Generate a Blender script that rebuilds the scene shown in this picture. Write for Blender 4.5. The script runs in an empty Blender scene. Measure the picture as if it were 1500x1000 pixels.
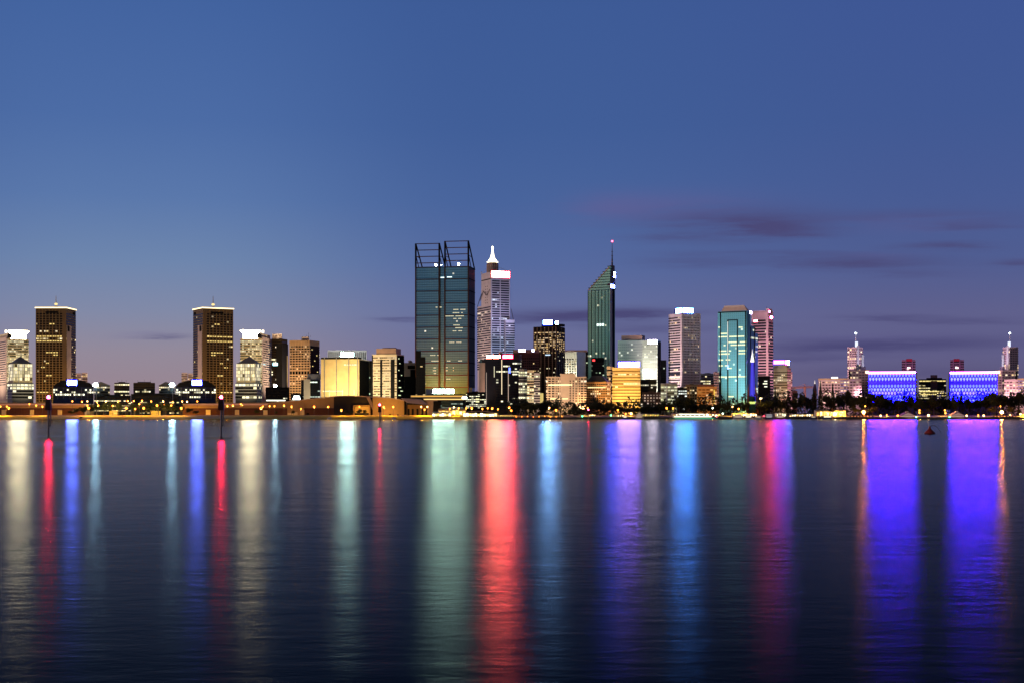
import bpy, math, random
from math import radians as R, sin, cos, pi, atan2, sqrt
random.seed(7)
D = bpy.data
SC = bpy.context.scene
COL = SC.collection
F, H, HY, G = 2070.0, 4.0, 607.0, 3.7        # focal length in photo pixels, eye height, horizon row, ground level

def X(px, d): return (px - 750.0) / F * d
def Z(py, d): return H + (HY - py) / F * d

def lin(c):
    return tuple((v / 255 / 12.92 if v / 255 <= .04045 else ((v / 255 + .055) / 1.055) ** 2.4) for v in c)

# ------------------------------------------------------------------ materials
MATS = {}
def nodes_of(m):
    m.use_nodes = True
    nt = m.node_tree
    for n in list(nt.nodes): nt.nodes.remove(n)
    return nt
def N(nt, t, **kw):
    n = nt.nodes.new(t)
    for k, v in kw.items(): setattr(n, k, v)
    return n
def math_(nt, op, a, b=None, c=None, clamp=False):
    n = N(nt, 'ShaderNodeMath', operation=op, use_clamp=clamp)
    for i, v in enumerate((a, b, c)):
        if v is None: continue
        if isinstance(v, (int, float)): n.inputs[i].default_value = v
        else: nt.links.new(v, n.inputs[i])
    return n.outputs[0]
def mixc(nt, f, a, b, mode='MIX'):
    n = N(nt, 'ShaderNodeMix', data_type='RGBA', blend_type=mode)
    for k, v in ((0, f), (6, a), (7, b)):
        if isinstance(v, (int, float)): n.inputs[k].default_value = v
        elif isinstance(v, tuple): n.inputs[k].default_value = (*v[:3], 1)
        else: nt.links.new(v, n.inputs[k])
    return n.outputs[2]

def mat(name, col, rough=.7, metal=0., var=.25, scale=.15, bump=0., spec=.3):
    if name in MATS: return MATS[name]
    m = D.materials.new(name); nt = nodes_of(m)
    out = N(nt, 'ShaderNodeOutputMaterial'); p = N(nt, 'ShaderNodeBsdfPrincipled')
    tc = N(nt, 'ShaderNodeTexCoord')
    ns = N(nt, 'ShaderNodeTexNoise'); ns.inputs['Scale'].default_value = scale; ns.inputs['Detail'].default_value = 6
    nt.links.new(tc.outputs['Object'], ns.inputs['Vector'])
    lo = tuple(v * (1 - var) for v in col); hi = tuple(min(1, v * (1 + var)) for v in col)
    c = mixc(nt, ns.outputs['Fac'], lo, hi)
    nt.links.new(c, p.inputs['Base Color'])
    p.inputs['Roughness'].default_value = rough; p.inputs['Metallic'].default_value = metal; p.inputs['Specular IOR Level'].default_value = spec
    if bump:
        b = N(nt, 'ShaderNodeBump'); b.inputs['Strength'].default_value = bump
        nt.links.new(ns.outputs['Fac'], b.inputs['Height']); nt.links.new(b.outputs[0], p.inputs['Normal'])
    nt.links.new(p.outputs[0], out.inputs[0])
    MATS[name] = m
    return m

def glow(name, col, s, face=False):
    if name in MATS: return MATS[name]
    m = D.materials.new(name); nt = nodes_of(m)
    out = N(nt, 'ShaderNodeOutputMaterial'); e = N(nt, 'ShaderNodeEmission')
    e.inputs[0].default_value = (*col, 1); e.inputs[1].default_value = s
    nt.links.new(e.outputs[0], out.inputs[0])
    m.cycles.emission_sampling = 'NONE' if s < 8 else ('FRONT' if face else 'FRONT_BACK')
    MATS[name] = m
    return m

WARM, WHITE, GREEN, AMBER = (1, .66, .22), (1, .92, .62), (.78, 1, .55), (1, .42, .07)
def win(name, glass=(.015, .017, .022), lit=WARM, frac=.06, full=.06, cw=3.0, s=1.6, mull=.14, mcol=None, rough=.18, metal=0., lit2=None, base_glow=0., spec=.2):
    """a strip of window panes: cells along the facade, a random share of them lit from inside"""
    if name in MATS: return MATS[name]
    m = D.materials.new(name); nt = nodes_of(m)
    out = N(nt, 'ShaderNodeOutputMaterial'); p = N(nt, 'ShaderNodeBsdfPrincipled')
    tc = N(nt, 'ShaderNodeTexCoord'); oi = N(nt, 'ShaderNodeObjectInfo')
    sp = N(nt, 'ShaderNodeSeparateXYZ'); sn = N(nt, 'ShaderNodeSeparateXYZ')
    nt.links.new(tc.outputs['Object'], sp.inputs[0]); nt.links.new(tc.outputs['Normal'], sn.inputs[0])
    u = math_(nt, 'SUBTRACT', math_(nt, 'MULTIPLY', sp.outputs[1], sn.outputs[0]), math_(nt, 'MULTIPLY', sp.outputs[0], sn.outputs[1]))
    uc = math_(nt, 'DIVIDE', u, cw)
    cell = math_(nt, 'FLOOR', uc); fr = math_(nt, 'FRACT', uc)
    r = oi.outputs['Random']
    cx = N(nt, 'ShaderNodeCombineXYZ')
    nt.links.new(cell, cx.inputs[0]); nt.links.new(math_(nt, 'MULTIPLY', r, 917.), cx.inputs[1])
    nt.links.new(math_(nt, 'ROUND', math_(nt, 'MULTIPLY', sn.outputs[0], 3.)), cx.inputs[2])
    wn = N(nt, 'ShaderNodeTexWhiteNoise', noise_dimensions='3D'); nt.links.new(cx.outputs[0], wn.inputs['Vector'])
    sc = N(nt, 'ShaderNodeSeparateColor'); nt.links.new(wn.outputs['Color'], sc.inputs[0])
    # runs of neighbouring rooms share a floor's lighting
    cx2 = N(nt, 'ShaderNodeCombineXYZ')
    nt.links.new(math_(nt, 'FLOOR', math_(nt, 'DIVIDE', uc, 4.)), cx2.inputs[0]); nt.links.new(math_(nt, 'MULTIPLY', r, 331.), cx2.inputs[1])
    wn2 = N(nt, 'ShaderNodeTexWhiteNoise', noise_dimensions='3D'); nt.links.new(cx2.outputs[0], wn2.inputs['Vector'])
    r2 = math_(nt, 'FRACT', math_(nt, 'MULTIPLY', r, 77.7))
    run = math_(nt, 'MULTIPLY', math_(nt, 'LESS_THAN', r2, full), math_(nt, 'LESS_THAN', wn2.outputs['Value'], .75))
    run2 = math_(nt, 'LESS_THAN', wn2.outputs['Value'], frac * .6)
    fe = math_(nt, 'ADD', math_(nt, 'ADD', frac, math_(nt, 'MULTIPLY', run, .8)), math_(nt, 'MULTIPLY', run2, .7))
    onn = math_(nt, 'LESS_THAN', sc.outputs[0], fe)
    edge = math_(nt, 'GREATER_THAN', fr, mull)
    st = math_(nt, 'MULTIPLY', math_(nt, 'MULTIPLY', onn, edge), math_(nt, 'MULTIPLY_ADD', sc.outputs[1], s * .95, s * .22))
    if base_glow: st = math_(nt, 'ADD', st, math_(nt, 'MULTIPLY', edge, base_glow))
    bc = mixc(nt, edge, mcol or tuple(v * .5 for v in glass), glass)
    nt.links.new(bc, p.inputs['Base Color'])
    p.inputs['Roughness'].default_value = rough; p.inputs['Metallic'].default_value = metal; p.inputs['Specular IOR Level'].default_value = spec
    nt.links.new(mixc(nt, sc.outputs[2], lit, lit2 or tuple(min(1, v * .6 + .35) for v in lit)), p.inputs['Emission Color'])
    nt.links.new(st, p.inputs['Emission Strength'])
    nt.links.new(p.outputs[0], out.inputs[0])
    m.cycles.emission_sampling = 'NONE'
    MATS[name] = m
    return m

# ------------------------------------------------------------------ mesh helpers
class MB:
    def __init__(s): s.v = []; s.f = []
    def quad(s, *p):
        i = len(s.v); s.v += [tuple(q) for q in p]; s.f.append(tuple(range(i, i + len(p)))); return s
    def box(s, x0, x1, y0, y1, z0, z1):
        if x0 > x1: x0, x1 = x1, x0
        if y0 > y1: y0, y1 = y1, y0
        if z0 > z1: z0, z1 = z1, z0
        i = len(s.v)
        s.v += [(x0, y0, z0), (x1, y0, z0), (x1, y1, z0), (x0, y1, z0), (x0, y0, z1), (x1, y0, z1), (x1, y1, z1), (x0, y1, z1)]
        s.f += [tuple(i + k for k in q) for q in ((0, 3, 2, 1), (4, 5, 6, 7), (0, 1, 5, 4), (1, 2, 6, 5), (2, 3, 7, 6), (3, 0, 4, 7))]
        return s
    def loft(s, rings, cap=True):
        n = len(rings[0]); i = len(s.v)
        for r in rings: s.v += [tuple(q) for q in r]
        for k in range(len(rings) - 1):
            for j in range(n):
                a = i + k * n + j; b = i + k * n + (j + 1) % n
                s.f.append((a, b, b + n, a + n))
        if cap:
            s.f.append(tuple(i + j for j in reversed(range(n))))
            s.f.append(tuple(i + (len(rings) - 1) * n + j for j in range(n)))
        return s
    def prism(s, poly, z0, z1, top=None):
        """poly counter-clockwise; top: poly at z1 when it differs"""
        return s.loft([[(x, y, z0) for x, y in poly], [(x, y, z1) for x, y in (top or poly)]])
    def lathe(s, prof, cx=0, cy=0, n=16):
        return s.loft([[(cx + r * cos(2 * pi * k / n), cy + r * sin(2 * pi * k / n), z) for k in range(n)] for r, z in prof])
    def bar(s, a, b, r=.3, r2=None, n=6):
        r2 = r if r2 is None else r2
        dx, dy, dz = (b[k] - a[k] for k in range(3)); L = sqrt(dx * dx + dy * dy + dz * dz) or 1e-6
        w = (dx / L, dy / L, dz / L); q = (1, 0, 0) if abs(w[0]) < .8 else (0, 1, 0)
        u = (w[1] * q[2] - w[2] * q[1], w[2] * q[0] - w[0] * q[2], w[0] * q[1] - w[1] * q[0])
        l = sqrt(sum(c * c for c in u)); u = tuple(c / l for c in u)
        t = (w[1] * u[2] - w[2] * u[1], w[2] * u[0] - w[0] * u[2], w[0] * u[1] - w[1] * u[0])
        ring = lambda p, rr: [tuple(p[k] + rr * (cos(2 * pi * j / n) * u[k] + sin(2 * pi * j / n) * t[k]) for k in range(3)) for j in range(n)]
        return s.loft([ring(a, r), ring(b, r2)])
    def mesh(s, name, m):
        me = D.meshes.new(name); me.from_pydata(s.v, [], s.f); me.materials.append(m); me.update(); return me
    def build(s, name, m, parent=None, loc=None):
        o = D.objects.new(name, s.mesh(name, m)); COL.objects.link(o)
        if parent: o.parent = parent
        if loc: o.location = loc
        return o

def tag(o, label, cat, group=None, kind=None):
    if label: o['label'] = label
    if cat: o['category'] = cat
    if group: o['group'] = group
    if kind: o['kind'] = kind
    return o
def struct(o): o['kind'] = 'structure'; return o
def thing(name, label, cat, loc=(0, 0, 0), rz=0, group=None):
    o = D.objects.new(name, None); COL.objects.link(o); o.location = loc; o.rotation_euler = (0, 0, rz)
    o.empty_display_size = .5
    return tag(o, label, cat, group)
def put(me, name, parent, loc=(0, 0, 0), sc=None, rz=0):
    o = D.objects.new(name, me); COL.objects.link(o); o.parent = parent; o.location = loc
    if sc: o.scale = sc if isinstance(sc, tuple) else (sc,) * 3
    if rz: o.rotation_euler = (0, 0, rz)
    return o

# ------------------------------------------------------------------ buildings: a corner, two faces seen from the water
class Bld:
    def __init__(s, name, label, x0, xc, x2, d, al=0., dep=26., cat='building', group=None, mx=None, base=None):
        s.mir = mx is not None
        if s.mir:
            side = xc != x2
            x0, xc, x2 = mx - x2, mx - xc, mx - x0
            if side: al = 90 - al
            else: xc = x2
        s.single = (xc == x2) or (x0 == xc)
        phi = math.degrees(math.atan((xc - 750) / F))
        s.a = R(phi + al); s.d = d; s.m = d / F
        s.c = (X(xc, d), d)
        s.base = G if base is None else Z(base, d)
        s.root = thing(name, label, cat, (s.c[0], s.c[1], s.base), -s.a, group)
        s.x0, s.xc, s.x2 = x0, xc, x2
        s.LL = s.tl(x0) if x0 != xc else dep
        s.LR = s.tr(x2) if x2 != xc else dep
        s.mainf = 'R' if (s.mir and not s.single) else 'L'
        s.sidef = 'L' if s.mainf == 'R' else 'R'
        s.mx = mx
    def solve(s, px, dx, dy):
        k = (px - 750) / F
        return (k * s.c[1] - s.c[0]) / (dx - k * dy)
    def tl(s, px): return s.solve(px, -cos(s.a), sin(s.a))
    def tr(s, px): return s.solve(px, sin(s.a), cos(s.a))
    def z(s, py): return Z(py, s.d) - s.base
    def m_(s, px): return s.mx - px if s.mir else px
    def box(s, name, mt, y1, y0=None, pL=None, pR=None, inset=0., parent=None):
        """a block of the building from row y0 up to y1 (photo rows), from pL on the left face to pR on the right one"""
        L = s.LL if pL is None else s.tl(pL); Rr = s.LR if pR is None else s.tr(pR)
        o = MB().box(-L + inset, -inset, inset, Rr - inset, 0 if y0 is None else s.z(y0), s.z(y1)).build(name, mt, parent or s.root)
        return o
    def bands(s, mt, y1, y0, n, fr=.5, proud=.12, L=None, Rr=None, name='window_band', xa=0., ya=0., skip=()):
        """n window strips, one per storey, round the block"""
        L = s.LL if L is None else L; Rr = s.LR if Rr is None else Rr
        zt, zb = s.z(y1), s.z(y0); st = (zt - zb) / n
        me = MB().box(-L - proud, xa + proud, ya - proud, Rr + proud, 0, st * fr).mesh(name, mt)
        for k in range(n):
            if k in skip: continue
            put(me, name, s.root, (0, 0, zb + st * (k + (1 - fr) / 2)))
    def on(s, name, mt, face, pa, pb, y1, y0, out=.4, inn=.2, parent=None, mirror=True):
        """a box on one face: photo columns pa..pb, rows y1..y0"""
        if s.mir and mirror:
            pa, pb = s.mx - pb, s.mx - pa
        fc = {'main': s.mainf, 'side': s.sidef}.get(face, face)
        z0, z1 = s.z(y0), s.z(y1)
        if fc == 'L':
            a, b = -s.tl(pa), -s.tl(pb); mb = MB().box(a, b, -out, inn, z0, z1)
        else:
            a, b = s.tr(pa), s.tr(pb); mb = MB().box(-inn, out, a, b, z0, z1)
        return mb.build(name, mt, parent or s.root)
    def piers(s, mt, face, n, y1, y0, w=.7, out=.45, name='pier', ends=True):
        fc = {'main': s.mainf, 'side': s.sidef}.get(face, face)
        z0, z1 = s.z(y0), s.z(y1); L = s.LL if fc == 'L' else s.LR
        me = (MB().box(-w / 2, w / 2, -out, .1, z0, z1) if fc == 'L' else MB().box(-.1, out, -w / 2, w / 2, z0, z1)).mesh(name, mt)
        for k in range(n + 1):
            if not ends and k in (0, n): continue
            t = min(max(L * k / n, w / 2 + .01), L - w / 2 - .01)
            put(me, name, s.root, (-t, 0, 0) if fc == 'L' else (0, t, 0))
    def sign(s, face, pa, pb, y1, y0, mg, out=.9, name='sign_panel', depth=1.2, rim=None):
        if rim: s.sign(face, pa - rim[1], pb + rim[1], y1 - rim[1], y0 + rim[1], rim[0], out - .25, 'sign_surround', depth)  # glowing border imitates the lens halo round a coloured sign
        c = s.on(name, mat('sign_casing', (.03, .03, .035), .5), face, pa, pb, y1, y0, out, depth - out)
        fc = {'main': s.mainf, 'side': s.sidef}.get(face, face)
        if s.mir: pa, pb = s.mx - pb, s.mx - pa
        z0, z1 = s.z(y0) + .15, s.z(y1) - .15
        if fc == 'L': mb = MB().quad(*[(x, -out - .03, z) for x, z in ((-s.tl(pa) + .15, z0), (-s.tl(pb) - .15, z0), (-s.tl(pb) - .15, z1), (-s.tl(pa) + .15, z1))])
        else: mb = MB().quad(*[(out + .03, y, z) for y, z in ((s.tr(pa) + .15, z0), (s.tr(pb) - .15, z0), (s.tr(pb) - .15, z1), (s.tr(pa) + .15, z1))])
        mb.build('light_face', mg, c)
        return c
    def world(s, lx, ly, z):
        ca, sa = cos(-s.a), sin(-s.a)
        return (s.c[0] + lx * ca - ly * sa, s.c[1] + lx * sa + ly * ca, z + s.base)
    def flood(s, face, E, col, py, dist=55, h=3., spread=75, pa=None):
        """a floodlight on the ground in front of a face, aimed at row py"""
        fc = {'main': s.mainf, 'side': s.sidef}.get(face, face)
        if fc == 'L':
            t = s.LL / 2 if pa is None else s.tl(s.m_(pa)); tg = s.world(-t, 0, s.z(py)); fr = s.world(-t, -dist, h)
        else:
            t = s.LR / 2 if pa is None else s.tr(s.m_(pa)); tg = s.world(0, t, s.z(py)); fr = s.world(dist, t, h)
        spot(fr, tg, E, col, spread)

NSPOT = 0
def spot(fr, tg, E, col, spread=75, blend=.9):
    l = D.lights.new('floodlight', 'SPOT'); o = D.objects.new('floodlight', l); COL.objects.link(o)  # added lights without fixtures, some for floodlit walls, others plain fill
    v = [tg[k] - fr[k] for k in range(3)]; r = sqrt(sum(c * c for c in v))
    l.energy = E * 4 * pi * r * r; l.color = col; l.spot_size = R(spread); l.spot_blend = blend; l.shadow_soft_size = .4
    o.location = fr
    import mathutils
    o.rotation_euler = mathutils.Vector(v).to_track_quat('-Z', 'Y').to_euler()

# palette
BROWN = mat('brown_stone', (.16, .105, .06), .7)
DBROWN = mat('dark_brown_panel', (.035, .023, .014), .8, spec=.1)
PINK = mat('pink_concrete', (.52, .40, .36), .75)
CREAM = mat('cream_concrete', (.62, .53, .38), .75)
PALE = mat('pale_concrete', (.55, .52, .52), .75)
LAV = mat('lavender_concrete', (.44, .40, .47), .75)
GREY = mat('grey_concrete', (.26, .26, .28), .75)
DARK = mat('dark_cladding', (.016, .015, .017), .8, spec=.05)
BLACK = mat('black_steel', (.009, .009, .010), .8, spec=.05)
STEEL = mat('dark_steel', (.06, .055, .06), .45, .6)
GOLDW = mat('gold_stone', (.62, .46, .2), .7)
PEACH = mat('peach_concrete', (.6, .43, .3), .75)
ORANGE = mat('orange_brick', (.45, .24, .1), .8)
BRICK = mat('red_brick', (.22, .09, .06), .85)
REDPANEL = mat('dark_red_panel', (.13, .05, .055), .6)
WHITEP = mat('white_paint', (.75, .74, .72), .5)
ROOFG = mat('grey_roof', (.17, .17, .19), .6)
NAVY = mat('navy_cladding', (.012, .014, .03), .7, spec=.1)

S_BLUE = glow('blue_sign_light', (.10, .16, 1.), 215, True)
S_RED = glow('red_sign_light', (1., .02, .09), 174, True)
S_PINKR = glow('pink_red_sign_light', (1., .3, .2), 35)
S_CYAN = glow('cyan_sign_light', (.22, .5, 1.), 167, True)
S_SKY = glow('sky_blue_sign_light', (.06, .27, 1.), 187, True)
S_VIOL = glow('violet_sign_light', (.30, .16, 1.), 115, True)
S_MAG = glow('magenta_sign_light', (.36, .02, 1.), 79, True)
S_WHITE = glow('white_sign_light', (.75, .95, 1.), 14)
S_MINT = glow('mint_white_light', (.6, 1., .8), 42, True)
S_WARM = glow('warm_white_light', (1., .88, .55), 15)
RIM_R = (glow('red_rim_light', (1, .004, .03), 7.9), .9); RIM_B = (glow('blue_rim_light', (.012, .016, 1), 7.9), .9); RIM_C = (glow('cyan_rim_light', (.02, .07, 1), 7.9), .8); RIM_M = (glow('magenta_rim_light', (.06, .006, 1), 7.9), .8)  # halo tones put into the glowing borders of the signs
S_SOFT = glow('soft_warm_strip_light', (1., .72, .34), 3.)
LAMP_S = 1900

# ------------------------------------------------------------------ the left cluster stands twice in the picture: once plain, once mirrored
def left_cluster(mx, tail):
    B = lambda nm, lb, x0, xc, x2, d, al=0., dep=26., cat='building': Bld(nm, lb, x0, xc, x2, d, al, dep, cat, mx=mx)
    # tall dark tower (main face on the right of its corner in the plain copy)
    b = Bld('office_tower', 'tall dark brown tower with lit roof line, ' + tail[0], 283, 297, 341.5, 1640, 72, 26, 'tower', mx=None) if mx is None else \
        Bld('office_tower', 'tall dark brown tower with lit roof line, ' + tail[0], 52.5, 97, 111, 1640, 18, 26, 'tower')
    mn, sd = ('R', 'L') if mx is None else ('L', 'R')
    q = (lambda p: p) if mx is None else (lambda p: 394 - p)
    def on(nm, mt, f, pa, pb, y1, y0, out=.4, inn=.2):
        pa, pb = sorted((q(pa), q(pb))); return b.on(nm, mt, f, pa, pb, y1, y0, out, inn)
    b.box('wall', BROWN, 452)
    W = win('brown_tower_window', (.012, .01, .008), (1, .72, .25), .018, .03, 2.6, 1.5)
    for y, pa, pb in ((474.5, 314, 322), (492.6, 303, 340.5), (499.4, 303, 340.5), (516, 309, 327), (519.6, 309, 316), (531.5, 322, 327), (537.5, 328, 334), (549.5, 318, 327), (574, 323, 340)):
        for k in range(max(2, int((pb - pa) / 3.6))):
            w_ = (pb - pa) / max(2, int((pb - pa) / 3.6)); on('lit_window', glow('brown_tower_lit', (1, .70, .22), 1.1), mn, pa + w_ * k + .5, pa + w_ * (k + 1) - .5, y - .9, y + .7, .3)
    b.bands(W, 458, 588, 36, .56, .1)
    b.piers(mat('bronze_fin', (.27, .18, .07), .6), mn, 9, 453, 588, .7, .5)
    on('corner_shaft', PINK, sd, 290.5, 296.6, 476, 588, .7)
    on('corner_shaft', BROWN, mn, 297.4, 302, 453, 588, .55)
    on('louvre_panel', BLACK, mn, 309, 327, 456.2, 458.6, .6)
    on('louvre_panel', BLACK, sd, 284, 287, 455.5, 459, .6)
    on('window_recess', BLACK, sd, 293, 296, 476.5, 485, .8)
    o = MB().box(-b.LL - .7, .7, -.7, b.LR + .7, b.z(452), b.z(449.6)).build('roof_parapet', BROWN, b.root)
    MB().box(-b.LL - .9, .9, -.9, b.LR + .9, b.z(451.6), b.z(450)).build('parapet_light', glow('parapet_light', (1, .78, .42), 2.6), o)
    px = 313 if mx is None else 81
    t = (-b.LL / 2, b.LR / 2)
    ms = MB().lathe([(2.2, b.z(450)), (2.2, b.z(447.5)), (.5, b.z(447)), (.45, b.z(440)), (.25, b.z(432)), (.05, b.z(431))], *t, n=10).build('mast', CREAM, b.root)
    MB().lathe([(.4, 0), (1.9, .6), (1.9, 2.0), (.4, 2.7)], n=10).build('mast_dish', glow('dish_light', (1, .75, .3), 1.3), ms, (*t, b.z(445.5)))
    b.flood(sd, 1.6, (1, .62, .36), 545, 45, 22, 80); b.flood(mn, 2.3, (1, .55, .14), 550, 60, 10, 95)

    # block with the flared white crown
    b = Bld('hotel_block', 'cream banded block with flared white lit crown, ' + tail[1], *(352, 383, 398) if mx is None else (-4, 11, 42), 1720, 12 if mx is None else 78, 26, 'building')
    f1, f2 = ('L', 'R') if mx is None else ('R', 'L')
    def on(nm, mt, f, pa, pb, y1, y0, out=.4, inn=.2):
        pa, pb = sorted((q(pa), q(pb))); return b.on(nm, mt, f, pa, pb, y1, y0, out, inn)
    b.box('wall', CREAM, 496)
    b.bands(win('cream_block_window', (.10, .12, .09), (1, .9, .5), .30, .25, 2.4, .9, mcol=(.3, .26, .18)), 498, 584, 24, .5)
    b.on('pale_stair_front', PINK, f2, *((384, 397.6) if mx is None else (-3.6, 10)), 493, 586, .5)
    for k in range(20): on('window_slot', win('slot_window', (.03, .025, .02), WARM, .03, .03, 3, 1.2), f2, 385, 397, 499 + 3.3 * k, 500.3 + 3.3 * k, .6)
    b.box('penthouse', CREAM, 487.5, 496, pL=377 if mx is None else None, pR=None if mx is None else 17, inset=1.5)
    cx = (-b.LL * .62, 12) if mx is None else (-12, b.LR * .62)
    cr = MB().lathe([(8.5, b.z(496.3)), (8.3, b.z(490)), (9.5, b.z(486.8)), (12.2, b.z(483.4)), (12.2, b.z(482.6))], *cx, n=28).build('flared_crown', WHITEP, b.root)
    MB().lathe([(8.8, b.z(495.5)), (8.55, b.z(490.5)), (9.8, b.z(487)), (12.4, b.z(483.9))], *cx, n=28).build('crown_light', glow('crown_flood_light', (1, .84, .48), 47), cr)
    on('plant_box', DARK, f1, 377, 382, 489, 494.5, .6, 4)
    on('roof_floodlight', glow('roof_flood', (1, .85, .6), 4), f1, 383, 386, 483.5, 487.5, -2, 3.2)
    for k in range(3): b.flood(f1, 1.0, (1, .75, .4), 520 + 20 * k, 50, 30, 80)
    b.flood(f2, 4.6, (1, .76, .52), 530, 60, 20, 80)

    # glazed block with a pyramid roof
    b = Bld('pyramid_roof_block', 'glazed cream lit block with grey pyramid roof above dark podium, ' + tail[2], *(345, 376, 383) if mx is None else (11, 18, 49), 1500, 14 if mx is None else 76, 26, 'building')
    b.box('podium', mat('podium_grey', (.10, .10, .11), .5), 560, pL=None)
    for k, (y, f) in enumerate(((563, .5), (567.5, .25), (572, .2), (576.5, .15), (581, .2))):
        z = b.z(y)
        MB().box(-b.LL - .2, .2, -.2, b.LR + .2, z - 1.2, z + 1.0).build('podium_window_band', win('podium_window%d' % k, (.012, .012, .014), (1, .9, .5), f * .5, f, 4, 1.6), b.root)
        MB().box(-b.LL - .5, .5, -.5, b.LR + .5, z - 1.9, z - 1.25).build('podium_spandrel', GREY, b.root)
    b.box('glass_hall', mat('hall_frame', (.4, .34, .22), .5), 532, 560, inset=.8)
    me = MB().box(-b.LL - .05 + .8, .05 - .8, -.05 + .8, b.LR + .05 - .8, 0, 3.1).mesh('glass_band', win('glass_hall_pane', (.12, .1, .06), (1, .85, .45), .75, .3, 2.6, 1.25, mcol=(.2, .17, .1)))
    for k in range(5): put(me, 'window_band', b.root, (0, 0, b.z(556.4) + k * 3.55))
    e = b.z(532); ap = b.z(521); L, W_ = b.LL, b.LR; i = .8
    k0 = .36
    MB().loft([[(-L + i, i, e), (-i, i, e), (-i, W_ - i, e), (-L + i, W_ - i, e)],
               [(-L * .78, W_ * .2, b.z(528.5)), (-L * .14, W_ * .2, b.z(528.5)), (-L * .14, W_ * .8, b.z(528.5)), (-L * .78, W_ * .8, b.z(528.5))],
               [(-L * .46, W_ * .48, ap)] * 4]).build('pyramid_roof', ROOFG, b.root)
    for p in (358, 366, 374):
        b.on('mullion', GREY, f1, *sorted((q(p), q(p + 1))), 533, 560, -.3, 1)
    b.flood(f1, 2.6, (1, .8, .45), 540, 40, 6, 80)

    # low dark building under the blue sign
    b = Bld('low_office', 'low dark building under a bright blue sign, ' + tail[3], *(257, 257, 316) if False else ((257, 316, 316) if mx is None else (78, 137, 137)), 1440, 0, 40, 'building')
    L = b.LL
    b.box('wall', NAVY, 566)
    s = 1 if mx is None else -1
    def xl(p): return -b.tl(q(p))
    pr = [(257, 566), (262, 560.5), (276, 556.4), (301, 556.6), (311, 561), (316, 566)]
    if s < 0: pr = pr[::-1]
    MB().loft([[(xl(p), -.4, b.z(y)) for p, y in pr], [(xl(p), 40.2, b.z(y)) for p, y in pr]]).build('hipped_roof', BLACK, b.root)
    for y, f in ((570.5, .35), (574, .5), (577.4, .12), (581, .05)):
        z = b.z(y)
        MB().box(-L - .1, .1, -.1, 40.1, z - .8, z + .9).build('window_band', win('low_office_window%d' % int(y), (.012, .012, .02), (1, .93, .6), f, .2, 2.2, 1.9, mull=.25), b.root)
    for p in (265, 274, 283, 292, 301, 309):
        b.on('mullion', STEEL, 'L', *sorted((q(p), q(p + .7))), 567, 584, .4, .2)
    a, c_ = sorted((q(281.5), q(295.5)))
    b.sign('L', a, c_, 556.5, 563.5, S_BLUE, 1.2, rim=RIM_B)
    b.on('roof_figure', CREAM, 'L', *sorted((q(287), q(291))), 551.5, 556, -2, 3)

    # twin pale blocks behind it
    b = Bld('twin_flats', 'small pink twin flats beside the tall brown tower ' + tail[4], *(266, 274.5, 274.5) if mx is None else (119.5, 128, 128), 1750, 0, 14, 'building')
    b.box('wall', PINK, 545.5); b.bands(win('flats_window', (.05, .04, .04), WARM, .12, .1, 2.5, 1.2), 547, 580, 14, .5)
    w = MB().box(*((.8, 6.8) if mx is None else (-b.LL - 6.8, -b.LL - .8)), 2, 13, 0, b.z(546.2)).build('wing', PINK, b.root)
    me = MB().box(*((.7, 6.9) if mx is None else (-b.LL - 6.9, -b.LL - .7)), 1.9, 13.1, 0, 1.0).mesh('wing_window', MATS['flats_window'])
    for k in range(12): put(me, 'window_band', w, (0, 0, b.z(577) + k * 2.05))
    b.flood('L', 2.0, (1, .6, .42), 552, 60, 22, 60)

    # floodlight mast with the hall behind it
    b = Bld('gabled_hall', 'low gabled hall with lit windows behind a floodlight mast, ' + tail[5], *(233, 256, 256) if mx is None else (138, 161, 161), 1480, 0, 24, 'building')
    b.box('wall', mat('hall_wall', (.08, .065, .055), .7), 564)
    xs = [xl2 for xl2 in (-b.LL - .6, .6)]
    MB().loft([[(xs[0], -.5, b.z(564)), (xs[1], -.5, b.z(564)), (xs[0] * .55, -.5, b.z(558.5))],
               [(xs[0], 24.5, b.z(564)), (xs[1], 24.5, b.z(564)), (xs[0] * .55, 24.5, b.z(558.5))]]).build('gable_roof', ROOFG, b.root)
    for y, f in ((566.8, .8), (570, .25), (574, .1), (578, .1)):
        z = b.z(y); MB().box(-b.LL - .1, .1, -.1, 24.1, z - .7, z + .7).build('window_band', win('hall_window%d' % int(y), (.015, .013, .012), (1, .8, .4), f, .1, 1.8, 1.3), b.root)
    d = 1400; px = q(253)
    t = thing('floodlight_mast', 'tall mast carrying one bright blue-white floodlight, ' + tail[5].replace('seen', 'standing'), 'light mast', (X(px, d), d, G))
    MB().lathe([(.35, 0), (.22, Z(562, d) - G)], n=8).build('pole', STEEL, t)
    hd = MB().box(-1.4, 1.4, -.5, .5, Z(565, d) - G, Z(561.5, d) - G).build('lamp_housing', STEEL, t)
    MB().lathe([(.5, -1.7), (2.2, -.9), (2.6, .2), (1.6, 1.6), (.3, 2.0)], n=12).build('lamp', glow('blue_white_flood', (.42, .8, 1.), 162), hd, (0, -2.4, Z(563.3, d) - G))
    # flat-roofed dark offices toward the middle
    x0, x1 = (195.5, 227) if mx is None else (167.5, 189.5)
    b = Bld('flat_office', ('wide' if mx is None else 'narrow') + ' low brown office with two lit window rows, ' + tail[6], x0, x1, x1, 1460, 0, 24, 'building')
    b.box('wall', DBROWN, 560)
    b.box('roof_plant', BLACK, 558.6, 560, inset=4)
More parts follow.
